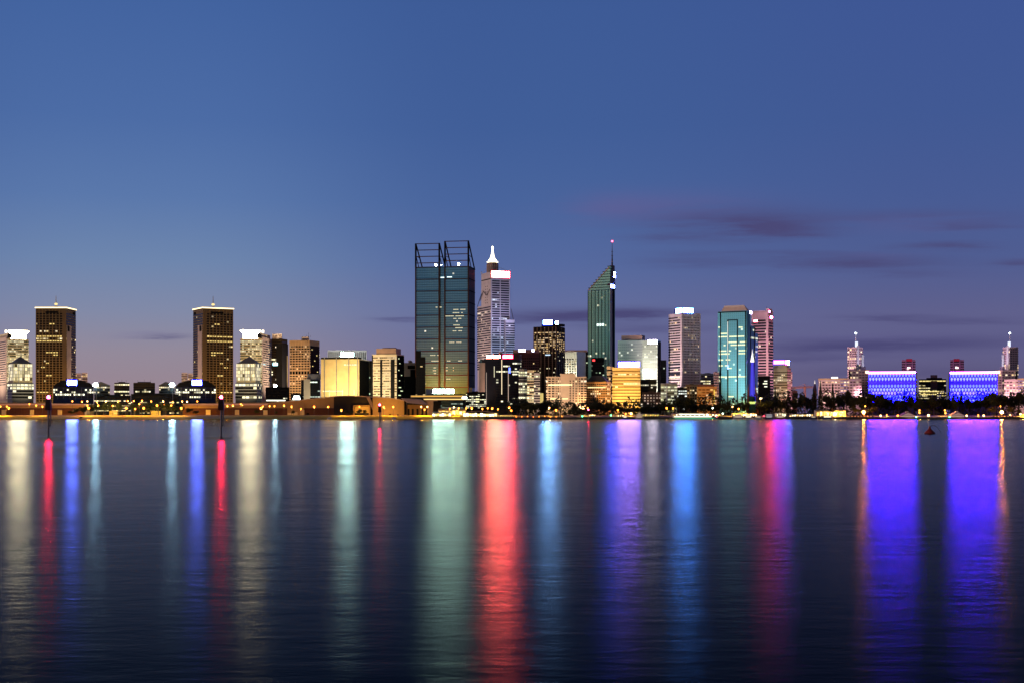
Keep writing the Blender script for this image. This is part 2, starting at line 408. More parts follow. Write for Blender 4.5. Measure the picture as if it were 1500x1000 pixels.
    for y, f in ((563, .02), (566.5, .06), (570.5, .1), (573, .55), (578.5, .6), (582, .1)):
        z = b.z(y); MB().box(-b.LL - .1, .1, -.1, 24.1, z - .65, z + .75).build('window_band', win('flat_office_window%d' % int(y * 2), (.012, .011, .01), (1, .85, .42), f, .1, 2.2, 1.6), b.root)
    for k in range(3): 
        hx = -b.LL * (.2 + .3 * k); MB().bar((hx, 6, b.z(560)), (hx, 6, b.z(556 - k % 2)), .12).build('aerial', STEEL, b.root)

left_cluster(None, ('behind the blue sign farther from the edge', 'beside the stepped dark slab',
    'behind the long hall roof', 'left of the cream pyramid block', 'farther from the picture edge', 'seen right of the palm trees', 'with a whole front showing'))
left_cluster(394, ('standing nearest the picture edge', 'cut by the picture edge',
    'close to the picture edge', 'left of the shore trees', 'nearer the picture edge', 'seen left of the palm trees', 'partly cut short at one end'))

# ------------------------------------------------------------------ between the left cluster and the twin tower
b = Bld('slab_tower', 'dark stepped slab with few lit windows behind the cream crowned block', 398, 413, 421, 1760, 20)
b.box('wall', DBROWN, 496)
b.bands(win('slab_window', (.014, .012, .012), (1, .85, .45), .07, .04, 3, 1.6), 499, 586, 24, .55)
b.box('roof_house', PINK, 489, 496, pR=414, inset=.5); b.box('wall_wing', DARK, 503, None, pL=405, pR=421.5, inset=-.4)
b.on('gold_edge', GOLDW, 'R', 420, 421, 520, 588, .5)
b.sign('L', 400, 407, 531, 535, glow('teal_sign', (.45, .9, 1), 9), .5)

b = Bld('ribbon_tower', 'pink gold banded tower with blank parapet and small roof house', 424, 454, 468, 1680, 24)
b.box('wall', mat('ribbon_tower_wall', (.47, .31, .18), .75), 498)
b.bands(win('ribbon_window', (.015, .012, .01), (1, .72, .32), .09, .12, 2.2, 1.1), 505.5, 588, 23, .5, skip=(12,))
b.on('plant_floor', BLACK, 'L', 424.4, 453.6, 543, 547.5, .25); b.on('dark_curtain_wall', DARK, 'R', 455, 467.5, 506, 588, .35)
for k in range(8): b.on('lit_room', glow('lit_room', (1, .8, .3), 1.2), 'R', 456 + (k * 37 % 10), 457.3 + (k * 37 % 10), 511 + k * 8, 512.2 + k * 8, .45)
b.piers(mat('ribbon_tower_wall', (0, 0, 0)), 'L', 7, 500, 588, .7)
b.box('roof_house', mat('pale_pink_render', (.5, .4, .38)), 493, 498, 438.5, 456, inset=2)
for p, y in ((446, 490), (449, 487), (452, 491)): MB().bar((-b.tl(p), 6, b.z(493.5)), (-b.tl(p), 6, b.z(y)), .15).build('aerial', STEEL, b.root)
b.flood('L', 4.4, (1, .64, .32), 535, 65, 20, 90)

b = Bld('drum_top_office', 'small dark office with grey drum on top beside the gold floodlit block', 441, 469, 469, 1520, 0, 22)
b.box('wall', DARK, 556)
o = b.on('white_slab', CREAM, 'L', 445, 454.5, 555, 587, .8); b.flood('L', 2.0, (1, .82, .55), 570, 40, 6, 60, pa=449)
b.bands(win('drum_office_window', (.014, .015, .018), (.85, 1, .8), .12, .3, 3, 1.6), 557, 587, 7, .4)
MB().lathe([(7.4, b.z(556)), (7.4, b.z(547.6)), (6.8, b.z(547))], -b.tl(459.5), 9, 24).build('drum', GREY, b.root)

b = Bld('gold_floodlit_block', 'gold floodlit windowless block with thin vertical fins', 470, 526, 541, 1560, 18)
b.box('wall', mat('gold_block_wall', (.66, .52, .27), .65), 525.5)
for p in (475.5, 493, 511, 524): 
    o = b.on('fin', GREY, 'L', p - .5, p + .5, 522, 584, 1.1)
for p in (483, 502, 519): b.on('lamp_bracket', WHITEP, 'L', p - .4, p + .4, 570, 582, 1.0)
b.on('lit_cornice', glow('lit_cornice', (1, .85, .5), 1.6), 'L', 473, 503, 571.5, 572.6, .6)
b.on('window_row', win('gold_window', (.3, .22, .1), (1, .9, .55), .4, .3, 3, 1.4), 'L', 504, 525, 533, 534.6, .2)
b.on('dark_glass_side', win('dark_glass', (.012, .013, .014), (.7, 1, .55), 0, 0, 3, 1.4, rough=.9, spec=0), 'R', 526.6, 540.5, 527, 586, .3)
b.flood('L', 5.2, (1, .72, .34), 560, 40, 4, 95); b.flood('L', 3.6, (1, .74, .30), 540, 50, 10, 90, 482); b.flood('L', 3.6, (1, .74, .3), 540, 50, 10, 90, 515)
b.on('roof_edge', DARK, 'L', 470.3, 525.6, 522.8, 525.4, .3, 10)
b = Bld('roof_screen_block', 'flat block with white lit roof screen behind the gold floodlit block', 480, 537, 537, 1640, 0, 26)
b.box('wall', PALE, 527)
fr = b.on('roof_screen', WHITEP, 'L', 480, 537, 513, 515.4, .3, 25)
for k in range(20): b.on('screen_post', WHITEP, 'L', 480 + 2.95 * k, 480.9 + 2.95 * k, 515, 527, .25, .5)
b.on('screen_back', mat('screen_back', (.3, .3, .3)), 'L', 481, 536, 515.4, 526.8, -2, 2.5)
b.sign('L', 499, 518, 515.6, 522.5, glow('screen_light', (.55, 1, .88), 97, True), .8)
b.flood('L', 4.0, (1, .98, .95), 520, 22, 30, 110)
b = Bld('black_slab', 'plain black glass slab between gold block and cream banded block', 536, 546, 546, 1620, 0, 22)
b.box('wall', BLACK, 528); b.bands(win('dark_glass2', (.012, .013, .014), (.7, 1, .55), .04, .02, 3, 1.4), 531, 586, 14, .5)

b = Bld('cream_tower', 'cream lit banded block with dark vertical slots and brown roof house', 545, 581, 592, 1540, 20)
b.box('wall', CREAM, 518.5)
b.bands(win('cream_tower_window', (.05, .04, .03), (1, .85, .5), .30, .2, 2.2, .7, mcol=(.3, .25, .16)), 521.5, 586, 17, .42)
b.on('dark_slot', BLACK, 'L', 557, 560, 526, 586, .5); b.on('dark_slot', BLACK, 'L', 572.5, 578, 526, 586, .5); b.on('corner_glass', DARK, 'L', 544.9, 546.4, 520, 586, .4)
b.on('dark_side', win('dark_side_win', (.012, .013, .014), (.75, 1, .7), 0, 0, 2.6, 1.5, rough=.9, spec=0), 'R', 581.3, 591.6, 520, 587, .4)
for k, (p, y) in enumerate(((583, 524), (584.5, 531), (583, 541), (587, 548), (584, 556), (583.5, 566), (586, 571), (583, 577.5))): b.on('lit_window', glow('cold_window', (.85, 1, .6), 1.1), 'R', p, p + (3.5 if k > 4 else 1.4), y, y + 1.2, .5)
b.box('roof_house', mat('roof_house_brown', (.3, .19, .14)), 510, 518.5, 549.5, 589, inset=1); b.box('roof_house_top', mat('roof_house_brown', (0, 0, 0)), 508.7, 510, 555, 586, inset=3)
b.flood('L', 4.6, (1, .74, .38), 560, 50, 6, 95); b.flood('L', 2.4, (1, .76, .45), 535, 60, 20, 80)

b = Bld('dish_roof_block', 'small pinkish block with a satellite dish left of the twin tower', 591, 609, 609, 1580, 0, 22)
b.box('wall', DARK, 551); b.box('upper_storey', PINK, 531, 551, inset=.4)
b.on('window_band', BLACK, 'L', 597, 608, 535, 540, .3)
b.on('dark_glass_bay', BLACK, 'L', 601, 608.5, 541, 551, .5)
MB().lathe([(.2, 0), (1.6, .6), (2.6, 1.6), (2.7, 1.7), (1.5, 1.2), (.1, .7)], n=14).build('satellite_dish', mat('dish_paint', (.3, .22, .22)), b.root, (-b.tl(600.5), 5, b.z(531))).rotation_euler = (R(-35), R(15), 0)
b = Bld('dark_annex', 'black stepped block standing before the foot of the twin tower', 609, 623, 623, 1560, 0, 20)
b.box('wall', BLACK, 522.5); MB().box(-b.LL, -b.LL * .45, .3, 19, b.z(522.5), b.z(513.5)).build('stair_tower', BLACK, b.root)
b.bands(win('annex_window', (.01, .01, .012), WARM, .02, .0, 3, 1.), 526, 584, 14, .4)

# ------------------------------------------------------------------ the twin tower
b = Bld('twin_tower', 'tall teal glass twin tower with open steel frames on its roof', 609, 686, 695.5, 1720, 12, cat='tower')
TG = mat('teal_glass', (.085, .26, .38), .22, .6, .1, .05)
TW = win('teal_window', (.14, .41, .60), (1, .95, .7), .004, .0, 2.2, .9, mull=.08, mcol=(.08, .12, .13), rough=.22, metal=.6)
xl = lambda p: -b.tl(p)
dep = b.LR
for nm, pa, pb, off in (('tower_module', 609, 643.6, 0), ('tower_module', 652, 686, 0), ('glass_link', 643.6, 652, 2.2)):
    o = MB().box(xl(pa), xl(pb), off, dep - off, 0, b.z(390)).build(nm, TG, b.root)
    n = 50; zt, zb = b.z(391), b.z(566); st = (zt - zb) / n
    me = MB().box(xl(pa) + .05, xl(pb) - .05, off - .12, dep - off - 1, 0, st * .66).mesh('storey', TW)
    for k in range(n): put(me, 'window_band', o, (0, 0, zb + st * k))
RUST = mat('dark_bronze_steel', (.03, .022, .022), .6, .2)
for p in (609, 643.4, 651.8, 686):
    MB().box(xl(p) - .75, xl(p) + .75, -.9, .6, 0, b.z(388)).build('corner_column', RUST, b.root)
for y in (390.5, 408, 425.5, 443.2, 461, 478.6, 496, 513.6, 531.2, 549, 566.5):
    for pa, pb in ((609.7, 642.8), (652.5, 685.4)):
        z = b.z(y); MB().box(xl(pa), xl(pb), -.55, .3, z - .5, z + .5).build('floor_beam', RUST, b.root)
b.on('dark_glass_flank', win('flank_glass', (.010, .011, .015), (.3, .55, 1), 0, 0, 4, .4, rough=.55), 'R', 686.4, 695.4, 390, 567, .3)
for k in range(10):
    y = 390 + 17.6 * k
    b.on('flank_beam', BLACK, 'R', 686.2, 695.5, y - .6, y + .6, .6)
for pa, pb in ((609, 643.4), (651.8, 686)):
    t = 355.2 if pa < 640 else 352.5
    fr = MB()
    for p in (pa, pb):
        fr.bar((xl(p), .2, b.z(391)), (xl(p), .2, b.z(t)), 1.15, 1.15, 4)
        fr.bar((xl(p), dep * .98, b.z(391)), (xl(p), .8, b.z(t + .5)), .85, .85, 4)
        fr.bar((xl(p), dep * .45, b.z(391)), (xl(p), .5, b.z(372)), .5, .5, 4)
        fr.bar((xl(p), .5, b.z(374)), (xl(p), dep * .55, b.z(374)), .45, .45, 4)
    o = fr.build('roof_frame', BLACK, b.root)
    for y in (t + .6, t + 10, t + 19.5, t + 29):
        MB().bar((xl(pa), .2, b.z(y)), (xl(pb), .2, b.z(y)), .52, .52, 4).build('frame_rail', RUST, o)
for p, y, r_ in ((639, 387.5, 1.25), (672.3, 387.0, 1.35), (647, 388, .55)):
    hs = MB().box(-r_ * 1.2, r_ * 1.2, .05, 1.2, -r_ * 1.2, r_ * 1.2).build('roof_floodlight', BLACK, b.root, (xl(p), -2.2, b.z(y)))
    MB().quad(*[(r_ * cos(k * pi / 5), -.02, r_ * sin(k * pi / 5)) for k in range(10)]).build('lamp_face', glow('tower_beacon', (.6, 1., .76), 1613, True), hs)
b.on('sign_line', glow('tower_line', (.8, 1, .95), 2.2), 'L', 645, 651, 405.2, 406.2, -1.5, 3); b.on('sign_line', glow('tower_line', (0, 0, 0), 1), 'L', 655, 662, 405, 406, .7)
b.on('lobby_glass', win('lobby', (.02, .03, .035), (.7, 1, .9), .2, .1, 3, 1.), 'L', 624, 685, 568, 586, -.5)
TL = glow('teal_tower_lit', (1, .93, .6), .8)
for y, pa, pb, g_ in ((449.5, 638, 647, 1), (453.3, 664, 682, 1), (458, 663, 678, 1), (462.7, 650, 682, 1), (466.5, 664, 676, 1), (476, 664, 676, 1), (480, 664, 678, 1), (484.5, 663, 677, 1), (501, 658, 676, 1), (519.5, 630, 643, 1), (528, 629, 643, 1), (528, 652, 660, 1), (528, 668, 677, 1), (534, 635, 639, 1), (538, 635, 639, 1), (542, 634, 639, 1), (546, 632, 639, 1), (537.5, 653, 656, 1), (542, 653, 656, 1), (546, 653, 656, 1), (554.5, 654, 660, 1), (538, 663.4, 665, 1), (542, 663.4, 665, 1)):
    n_ = max(1, int((pb - pa) / 2.4)); w_ = (pb - pa) / n_
    for k in range(n_):
        if (k * 7 + int(y)) % 6: b.on('lit_window', TL, 'L', pa + w_ * k + .25, pa + w_ * (k + 1) - .25, y - .6, y + .6, .3)
for p in (620, 636, 648, 662, 676): b.flood('L', 6.5, (1, .22, .01), 558, 36, 3, 105, p)
b.flood('L', 1.0, (1, .3, .03), 530, 70, 6, 90)

b = Bld('sign_pavilion', 'grey roofed low pavilion with mint white sign under the twin tower', 623, 684, 684, 1490, 0, 30)
b.box('wall', DARK, 577); b.on('grey_roof', mat('pale_roof', (.34, .34, .38)), 'L', 623.5, 640, 569, 577, .5, 20)
b.sign('L', 634, 665, 569.2, 575.8, S_MINT, 1.5)
b.on('porch_fin', GOLDW, 'L', 688, 691.5, 567, 576, .5)
t = Bld('lit_canopy', 'long flat amber lit canopy below the mint white sign', 601, 684, 684, 1440, 0, 26, 'canopy')
t.on('upper_fascia', PEACH, 'L', 601.5, 683.5, 578.2, 581.6, .4, 24); t.on('fascia_light', glow('amber_fascia', (1, .55, .12), .95), 'L', 602, 678, 578.8, 580.6, .55)
t.on('lower_fascia', PEACH, 'L', 620, 683, 582.6, 585.2, .2, 20); t.on('fascia_light', glow('amber_fascia2', (1, .62, .2), 1.5), 'L', 621, 678, 583.4, 584.8, .35)
t.on('end_lamp', S_MINT and glow('canopy_lamp', (.8, 1, .9), 9), 'L', 677, 684, 580.6, 583.2, .9)
for p in (604, 640, 660, 681): t.on('canopy_column', STEEL, 'L', p, p + .8, 585, 607, -8, 9)
# ------------------------------------------------------------------ spire tower with the red sign
b = Bld('spire_tower', 'tall pale tower with glowing spire and red white sign', 705, 719, 747, 1960, 68, cat='tower')
WL = mat('pale_pink_cladding', (.64, .58, .60), .55)
b.box('shaft', WL, 398)
CPW = win('spire_tower_window', (.012, .014, .035), (.8, .9, 1), .05, .04, 3, 1.3)
n = 38; zt, zb = b.z(409), b.z(540); st = (zt - zb) / n
me = MB().box(-.3, .12, .7, b.LR - .7, 0, st * .55).mesh('band', CPW)
for k in range(n): put(me, 'window_band', b.root, (0, 0, zb + st * k))
b.on('centre_rib', WL, 'R', 732, 733.4, 409, 560, .5); b.on('corner_rib', WL, 'R', 719.2, 720.6, 409, 560, .5); b.on('corner_rib', WL, 'R', 745.6, 746.8, 409, 560, .5)
b.on('dark_belt', BLACK, 'L', 705.5, 718.8, 407.6, 409, .3)
for p in (711, 713.5):
    for k in range(7): b.on('square_window', BLACK, 'L', p, p + .7, 418 + 4 * k, 419.2 + 4 * k, .2)
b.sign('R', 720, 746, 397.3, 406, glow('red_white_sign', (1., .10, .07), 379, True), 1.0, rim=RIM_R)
# lower left step with banded storeys and arched braces
Lw = b.tl(699); b.on('lower_step', WL, 'L', 699, 706, 446, 580, -.5, b.LR * .8)
me = MB().box(-Lw - .1, -.5, -.15, b.LR * .6, 0, st * .5).mesh('stepband', win('step_window', (.02, .016, .016), (1, .75, .5), .06, .06, 3, 1.2))
for k in range(27): put(me, 'window_band', b.root, (0, 0, zb + st * k))
rs = MB().box(-.5, b.LR * .0 + 5.5, b.LR - 9, b.LR + 4.5, 0, b.z(468)).build('rounded_wing', WL, b.root)
me = MB().box(-.6, 5.65, b.LR - 8.9, b.LR + 4.65, 0, st * .5).mesh('wingband', CPW)
for k in range(20): put(me, 'window_band', rs, (0, 0, zb + st * k))
for p, q_, y0, y1 in ((706, 700, 428, 446), (708, 704, 426, 438), (714, 718, 432, 424), (714, 708, 432, 424)):
    MB().bar((-b.tl(p), -.8, b.z(y0)), (-b.tl(q_), -.8, b.z(y1)), .45).build('brace', STEEL, b.root)
MB().bar((2, b.LR + 1, b.z(452)), (4, b.LR + 3.5, b.z(468)), .45).build('brace', STEEL, b.root)
cx = (-b.LL * .42, b.LR * .30)
cup = MB().lathe([(7.6, b.z(398)), (7.6, b.z(384.5)), (8.2, b.z(384)), (8.2, b.z(383))], *cx, 8).build('cupola', mat('cupola_stone', (.42, .32, .27)), b.root)
for k in range(8):
    a = pi / 8 + k * pi / 4; MB().box(-.5, .5, -.5, .5, b.z(397.5), b.z(385)).build('cupola_column', PINK, cup, (cx[0] + 7.7 * cos(a), cx[1] + 7.7 * sin(a), 0))
sp = MB().lathe([(8.0, b.z(383)), (7.6, b.z(381.4)), (5.6, b.z(380.6)), (5.2, b.z(378.6)), (3.6, b.z(377.6)), (3.2, b.z(375)), (2.5, b.z(374.4)), (1.9, b.z(370)), (1.0, b.z(366)), (1.0, b.z(362)), (1.5, b.z(360.8)), (1.1, b.z(359.6)), (.05, b.z(358.4))], *cx, 14).build('spire', glow('spire_light', (1, .9, .62), 5.5), b.root)
for s_, q_ in ((-b.LL, 0), (0, b.LR)):
    MB().bar((s_, q_, b.z(397)), (cx[0], cx[1], b.z(386)), .22).build('stay_cable', WHITEP, b.root)
    MB().bar((s_, q_, b.z(398)), (s_, q_, b.z(394.5)), .5).build('finial', WHITEP, b.root)
b.flood('R', 2.6, (.45, .62, 1), 500, 60, 40, 95); b.flood('R', 1.6, (.6, .55, 1), 430, 60, 90, 80); b.flood('L', 1.0, (1, .66, .5), 470, 70, 40, 90); b.flood('L', 1.5, (1, .6, .42), 540, 50, 20, 90)

# ------------------------------------------------------------------ round fronted dark tower with red neon
b = Bld('round_front_tower', 'dark rounded glass block topped by a red neon strip', 702, 764, 764, 1580, 0, 40)
def rounded(L, w, rad, n=8):
    p = [(-L + rad - rad * cos(pi / 2 * k / n), rad - rad * sin(pi / 2 * k / n)) for k in range(n + 1)]
    p += [(-rad + rad * sin(pi / 2 * k / n), rad - rad * cos(pi / 2 * k / n)) for k in range(n + 1)]
    return p + [(0, w), (-L, w)]
pl = rounded(b.LL, 34, 8)
MB().prism(pl, 0, b.z(526)).build('wall', mat('navy_glass', (.014, .015, .024), .2), b.root)
lt = [(-b.LL + 8 - 8.3 * cos(pi / 2 * k / 8), 8 - 8.3 * sin(pi / 2 * k / 8)) for k in range(8)]
MB().prism(lt + [(-b.LL + 7.2, 6), (-b.LL + 1, 9)], b.z(579), b.z(531)).build('rounded_stone_front', PINK, b.root)
W1 = win('round_tower_window', (.010, .011, .016), (1, .95, .6), .05, .22, 2.6, 1.7, rough=.4)
n = 17; zt, zb = b.z(529), b.z(596); st = (zt - zb) / n
p2 = rounded(b.LL - 14, 33.8, 6)
me = MB().prism([(x, y - .12) for x, y in p2], 0, st * .5).mesh('band', W1)
for k in range(n): put(me, 'window_band', b.root, (0, 0, zb + st * k))
nb = rounded(b.LL - 8, 30, 7)
o = MB().prism(nb, b.z(526), b.z(518.5)).build('neon_drum', REDPANEL, b.root)
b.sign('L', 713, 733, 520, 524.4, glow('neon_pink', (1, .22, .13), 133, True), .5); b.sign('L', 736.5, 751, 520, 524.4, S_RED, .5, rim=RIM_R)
MB().lathe([(2.3, 0), (2.3, 3)], n=12).build('roof_cap', mat('pink_cap', (.5, .25, .22)), b.root, (-b.tl(733), 7, b.z(518.5)))
for p, y1, y0, c in ((724, 536, 552, WHITE), (735, 526, 577, (1, .8, .5)), (744.6, 545, 590, (.7, .5, .4)), (712.5, 545, 592, (.45, .36, .3))):
    b.on('light_tube', glow('tube%d' % p, c, .75 if p != 735 else 1.3), 'L', p - .5, p + .5, y1, y0, .5)
b.sign('L', 745, 748, 538, 546, glow('small_blue_sign', (.08, .12, 1), 6), .6)
b.flood('L', 1.8, (1, .62, .42), 560, 40, 10, 60, 706)

b = Bld('red_brown_block', 'dull red brown block with white pink sign beside the neon topped block', 752, 790, 790, 1660, 0, 26)
b.box('wall', mat('red_brown', (.17, .055, .05), .75), 516.5)
b.bands(win('red_brown_window', (.02, .014, .014), WARM, .05, .03, 2, 1.2), 523, 588, 18, .45)
b.piers(mat('red_brown', (0, 0, 0)), 'L', 12, 518, 588, .6)
b.on('roof_parapet', mat('pink_cap', (0, 0, 0)), 'L', 752, 790, 512, 516.5, .3, 20)
b.sign('L', 759.5, 770, 511, 515, glow('white_pink_sign', (.6, .6, 1), 14, True), .9); b.sign('L', 779, 782.6, 511, 515, glow('white_pink_sign', (0, 0, 0), 1), .9)

b = Bld('gold_banded_tower', 'dark tower with gold lit storeys and blue white roof lights', 781.5, 815, 827, 1700, 22, cat='tower')
b.box('wall', DBROWN, 478)
W2 = win('gold_band_window', (.02, .014, .008), (1, .6, .2), .42, .3, 2.2, 1.0)
b.bands(W2, 485.5, 517.5, 12, .52)
b.bands(win('dark_shaft_window', (.012, .01, .01), (1, .85, .45), .03, .04, 2.2, 1.3), 520, 590, 24, .5, proud=.08)
b.piers(mat('tower_pier', (.25, .16, .1)), 'L', 6, 479, 590, .9, .6); b.piers(DBROWN, 'R', 4, 479, 590, .9, .6)
b.on('plant_floor', DARK, 'L', 782, 814.6, 479, 484.5, .3)
b.on('roof_house', DARK, 'L', 792, 822, 474.5, 478, -3, 12)
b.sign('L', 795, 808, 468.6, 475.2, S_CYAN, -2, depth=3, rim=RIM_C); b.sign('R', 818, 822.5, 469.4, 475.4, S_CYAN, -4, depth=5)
b.on('entrance_strip', glow('shaft_gold', (1, .75, .25), .7), 'L', 790, 796, 575, 590, .7); b.on('lit_slot', glow('shaft_blue', (.6, .8, 1), 1.4), 'L', 799, 806, 518.6, 520, .7)

b = Bld('lavender_block', 'pale lavender block with gold window bays behind the peach hotel', 818, 845, 858, 1740, 26)
b.box('wall', mat('lavender_wall', (.5, .42, .48)), 514.5)
b.bands(win('lavender_window', (.02, .016, .014), (1, .7, .3), .35, .2, 2.2, 1.), 524, 590, 19, .6, Rr=.2)
b.piers(mat('lavender_wall', (0, 0, 0)), 'L', 7, 516, 590, 1.1); 
b = Bld('red_roofed_block', 'thin dark block with reddish roof edge beside the sloping green tower', 827, 861, 861, 1840, 0, 22)
b.box('wall', DARK, 515); b.on('roof_edge', PINK, 'L', 828, 860, 512.6, 515.4, .4, 20)
b.bands(win('thin_block_window', (.012, .013, .013), (.8, 1, .6), .1, .05, 2.6, 1.2), 518, 585, 18, .5)

for x0, x1, top, lb, mt, dist in ((760, 772, 541, 'narrow grey striped office left of the gold banded tower', GREY, 1500), (772, 782, 543, 'slim cream fronted office beside the grey striped one', CREAM, 1490), (782, 791, 547, 'slim lavender striped office at the foot of the gold banded tower', LAV, 1500)):
    b = Bld('striped_office', lb, x0, x1, x1, dist, 0, 20); b.box('wall', mt, top)
    b.bands(win('striped_window%d' % x0, (.015, .015, .02), (1, .95, .5), .06 if x0 != 772 else .3, .3, 2.4, 1.6), top + 2, 592, 12, .55)
    b.on('roof_rail', mt, 'L', x0 + .5, x1 - .5, top - 1.2, top, .1, 2)
b.flood('L', 1.2, (1, .7, .4), 565, 40, 6, 90)

# ------------------------------------------------------------------ peach hotel and its neighbours behind the park trees
b = Bld('peach_hotel', 'wide peach white hotel with tall blank centre bay', 800, 859, 859, 1480, 0, 26, 'hotel')
HP = mat('hotel_render', (.62, .48, .36), .75)
b.box('wall', HP, 551)
HW = win('hotel_window', (.02, .018, .02), (1, .82, .45), .1, .12, 3.4, 1.5, mull=.3, mcol=(.5, .38, .28))
b.bands(HW, 552.5, 599, 13, .6)
b.on('centre_bay', HP, 'L', 821, 843, 547, 599, .9, 14)
me = None
for k in range(12):
    for p in (834.5, 839): b.on('square_window', DARK, 'L', p, p + 1.6, 556.5 + 3.55 * k, 558.6 + 3.55 * k, 1.05, 0)
b.on('roof_plant', PALE, 'L', 834, 840, 546, 547.2, 0, 8); 
for p in (807, 813.5, 819, 846.5): b.on('pier', HP, 'L', p, p + 1.5, 551.5, 599, .5)
b.on('lit_cornice', S_SOFT and glow('hotel_cornice', (1, .8, .4), 1.8), 'L', 803, 838, 562.2, 564.2, 1.0); b.on('lit_cornice', glow('hotel_cornice', (0, 0, 0), 1), 'L', 806, 832, 582.6, 584, 1.0)
b.on('porch', HP, 'L', 823, 858, 593, 604, 6, 4); b.on('porch_light', glow('hotel_porch', (1, .72, .3), 1.4), 'L', 823.5, 857.5, 598.6, 599.8, 6.2)
b.flood('L', 1.9, (1, .66, .38), 572, 55, 8, 100); b.flood('L', 1.6, (1, .68, .42), 565, 60, 10, 80, 812)

b = Bld('pyramid_brick_block', 'orange block of small windows under a dark pyramid roof', 858.5, 889, 895, 1500, 20)
b.box('wall', ORANGE, 558.5)
b.bands(win('orange_block_window', (.02, .014, .01), (1, .7, .3), .16, .1, 2.4, 1.5, mull=.35, mcol=(.4, .22, .1)), 560.5, 598, 11, .55)
L, W_ = b.LL, b.LR
MB().loft([[(-L, 0, b.z(558.5)), (0, 0, b.z(558.5)), (0, W_, b.z(558.5)), (-L, W_, b.z(558.5))], [(-L * .8, W_ * .4, b.z(549.5)), (-L * .32, W_ * .4, b.z(549.5)), (-L * .32, W_ * .6, b.z(549.5)), (-L * .8, W_ * .6, b.z(549.5))]]).build('pyramid_roof', mat('slate_roof', (.035, .035, .042)), b.root)
b.on('lit_top_storey', glow('orange_top', (1, .75, .35), 1.5), 'L', 861, 887, 566, 567.6, .4)
b.flood('L', 2.2, (1, .58, .24), 578, 45, 6, 95)

# ------------------------------------------------------------------ sloping topped green glass tower with the mast
b = Bld('sloping_tower', 'green glass tower with stepped sloping top and red tipped mast', 861, 893.5, 901, 1800, 26, cat='tower')
GG = mat('green_glass', (.34, .72, .58), .25, .5, .1, .05)
xl = lambda p: -b.tl(p)
W_ = b.LR
b.box('shaft', GG, 425)
GW = win('green_window', (.33, .72, .58), (1, .98, .6), .035, .03, 2.6, 1.5, mull=.12, mcol=(.05, .08, .06), rough=.2, metal=.5)
n = 44; zt, zb = b.z(426), b.z(588); st = (zt - zb) / n
me = MB().box(-b.LL - .1, -1.2, -.12, W_ * .5, 0, st * .7).mesh('band', GW)
for k in range(n): put(me, 'window_band', b.root, (0, 0, zb + st * k))
for p in (861.5, 866.5, 871.8, 876.5, 881.5, 886.5, 891): b.on('dark_rib', BLACK, 'L', p - .32, p + .32, 424, 588, .45)
MX, MY = -.8, 8.
# the sloping top: steps rising toward the corner
for k in range(9):
    p0 = 862 + 3.4 * k; y0 = 424 - 3.85 * k; y1 = 424 - 3.85 * (k + 1)
    o = MB().box(xl(p0), -.6, .4 + .2 * k, W_ - .4, b.z(y0), b.z(y1 + .8)).build('stepped_storey', mat('green_glass', (0, 0, 0)), b.root)
    MB().box(xl(p0) - .5, -.2, .1 + .2 * k, W_ - .2, b.z(y1 + .8), b.z(y1)).build('step_ledge', BLACK, o)
MB().quad((xl(861.5), 1, b.z(425)), (xl(861.5), W_ - 1, b.z(425)), (xl(892.5), W_ - 1, b.z(389.5)), (xl(892.5), 1, b.z(389.5)))
MB().bar((xl(861.5), .2, b.z(424)), (xl(891.5), 1.6, b.z(391)), .55, .55, 4).build('sloping_edge', PINK, b.root)
b.on('corner_fin', mat('lilac_cladding', (.42, .36, .44)), 'R', 893.6, 896.3, 414, 588, .5)
b.on('navy_flank', win('navy_flank', (.012, .014, .03), (1, .8, .7), 0, 0, 3, 1.2, rough=.8, spec=.05), 'R', 896.4, 900.2, 417, 588, .3)
MB().loft([[(.4, y, z) for y, z in ((0, b.z(418)), (W_, b.z(424)), (W_ * .85, b.z(388)), (W_ * .5, b.z(388)))], [(-4, y, z) for y, z in ((0, b.z(418)), (W_, b.z(424)), (W_ * .85, b.z(388)), (W_ * .5, b.z(388)))]]).build('flank_gable', mat('dusky_cladding', (.12, .10, .16)), b.root)
b.sign('R', 893.8, 899.5, 416.5, 421.5, glow('blue_logo', (.05, .08, 1), 316, True), .8, depth=1.3); b.sign('R', 898.2, 900.8, 397.5, 406, glow('blue_logo', (0, 0, 0), 1), .8, depth=1.3)
ms = MB().lathe([(1.3, b.z(392)), (.8, b.z(378)), (.45, b.z(365)), (.2, b.z(354))], MX, MY, 8).build('mast', STEEL, b.root)
for y in (386, 380, 374, 368): MB().box(-1.4, 1.4, -.2, .2, b.z(y), b.z(y - .5)).build('mast_rung', STEEL, ms, (MX, MY, 0))
MB().lathe([(.1, -1.1), (1.1, -.4), (1.1, .4), (.1, 1.1)], n=10).build('beacon', glow('mast_beacon', (1, .06, .12), 16), ms, (MX, MY, b.z(352.5)))
for p in (874.5, 878.5, 882.2): b.on('sign_letter', glow('white_letter', (.85, 1, .95), 1.8), 'L', p, p + 2.4, 473.5, 477, .7)
b.flood('L', 3.6, (1, .80, .2), 545, 65, 10, 95); b.flood('L', 4., (.9, 1, .6), 470, 90, 10, 90)
b = Bld('black_box_block', 'black square block with tiny red light before the sloping tower', 867, 885, 885, 1640, 0, 20)
b.box('wall', BLACK, 523.5); b.bands(win('black_box_window', (.01, .011, .011), (.7, 1, .6), .06, .03, 2, .9), 530, 585, 16, .5)
b.on('red_lamp', glow('small_red', (1, .05, .05), 3), 'L', 868, 871.5, 526, 528.6, .4)

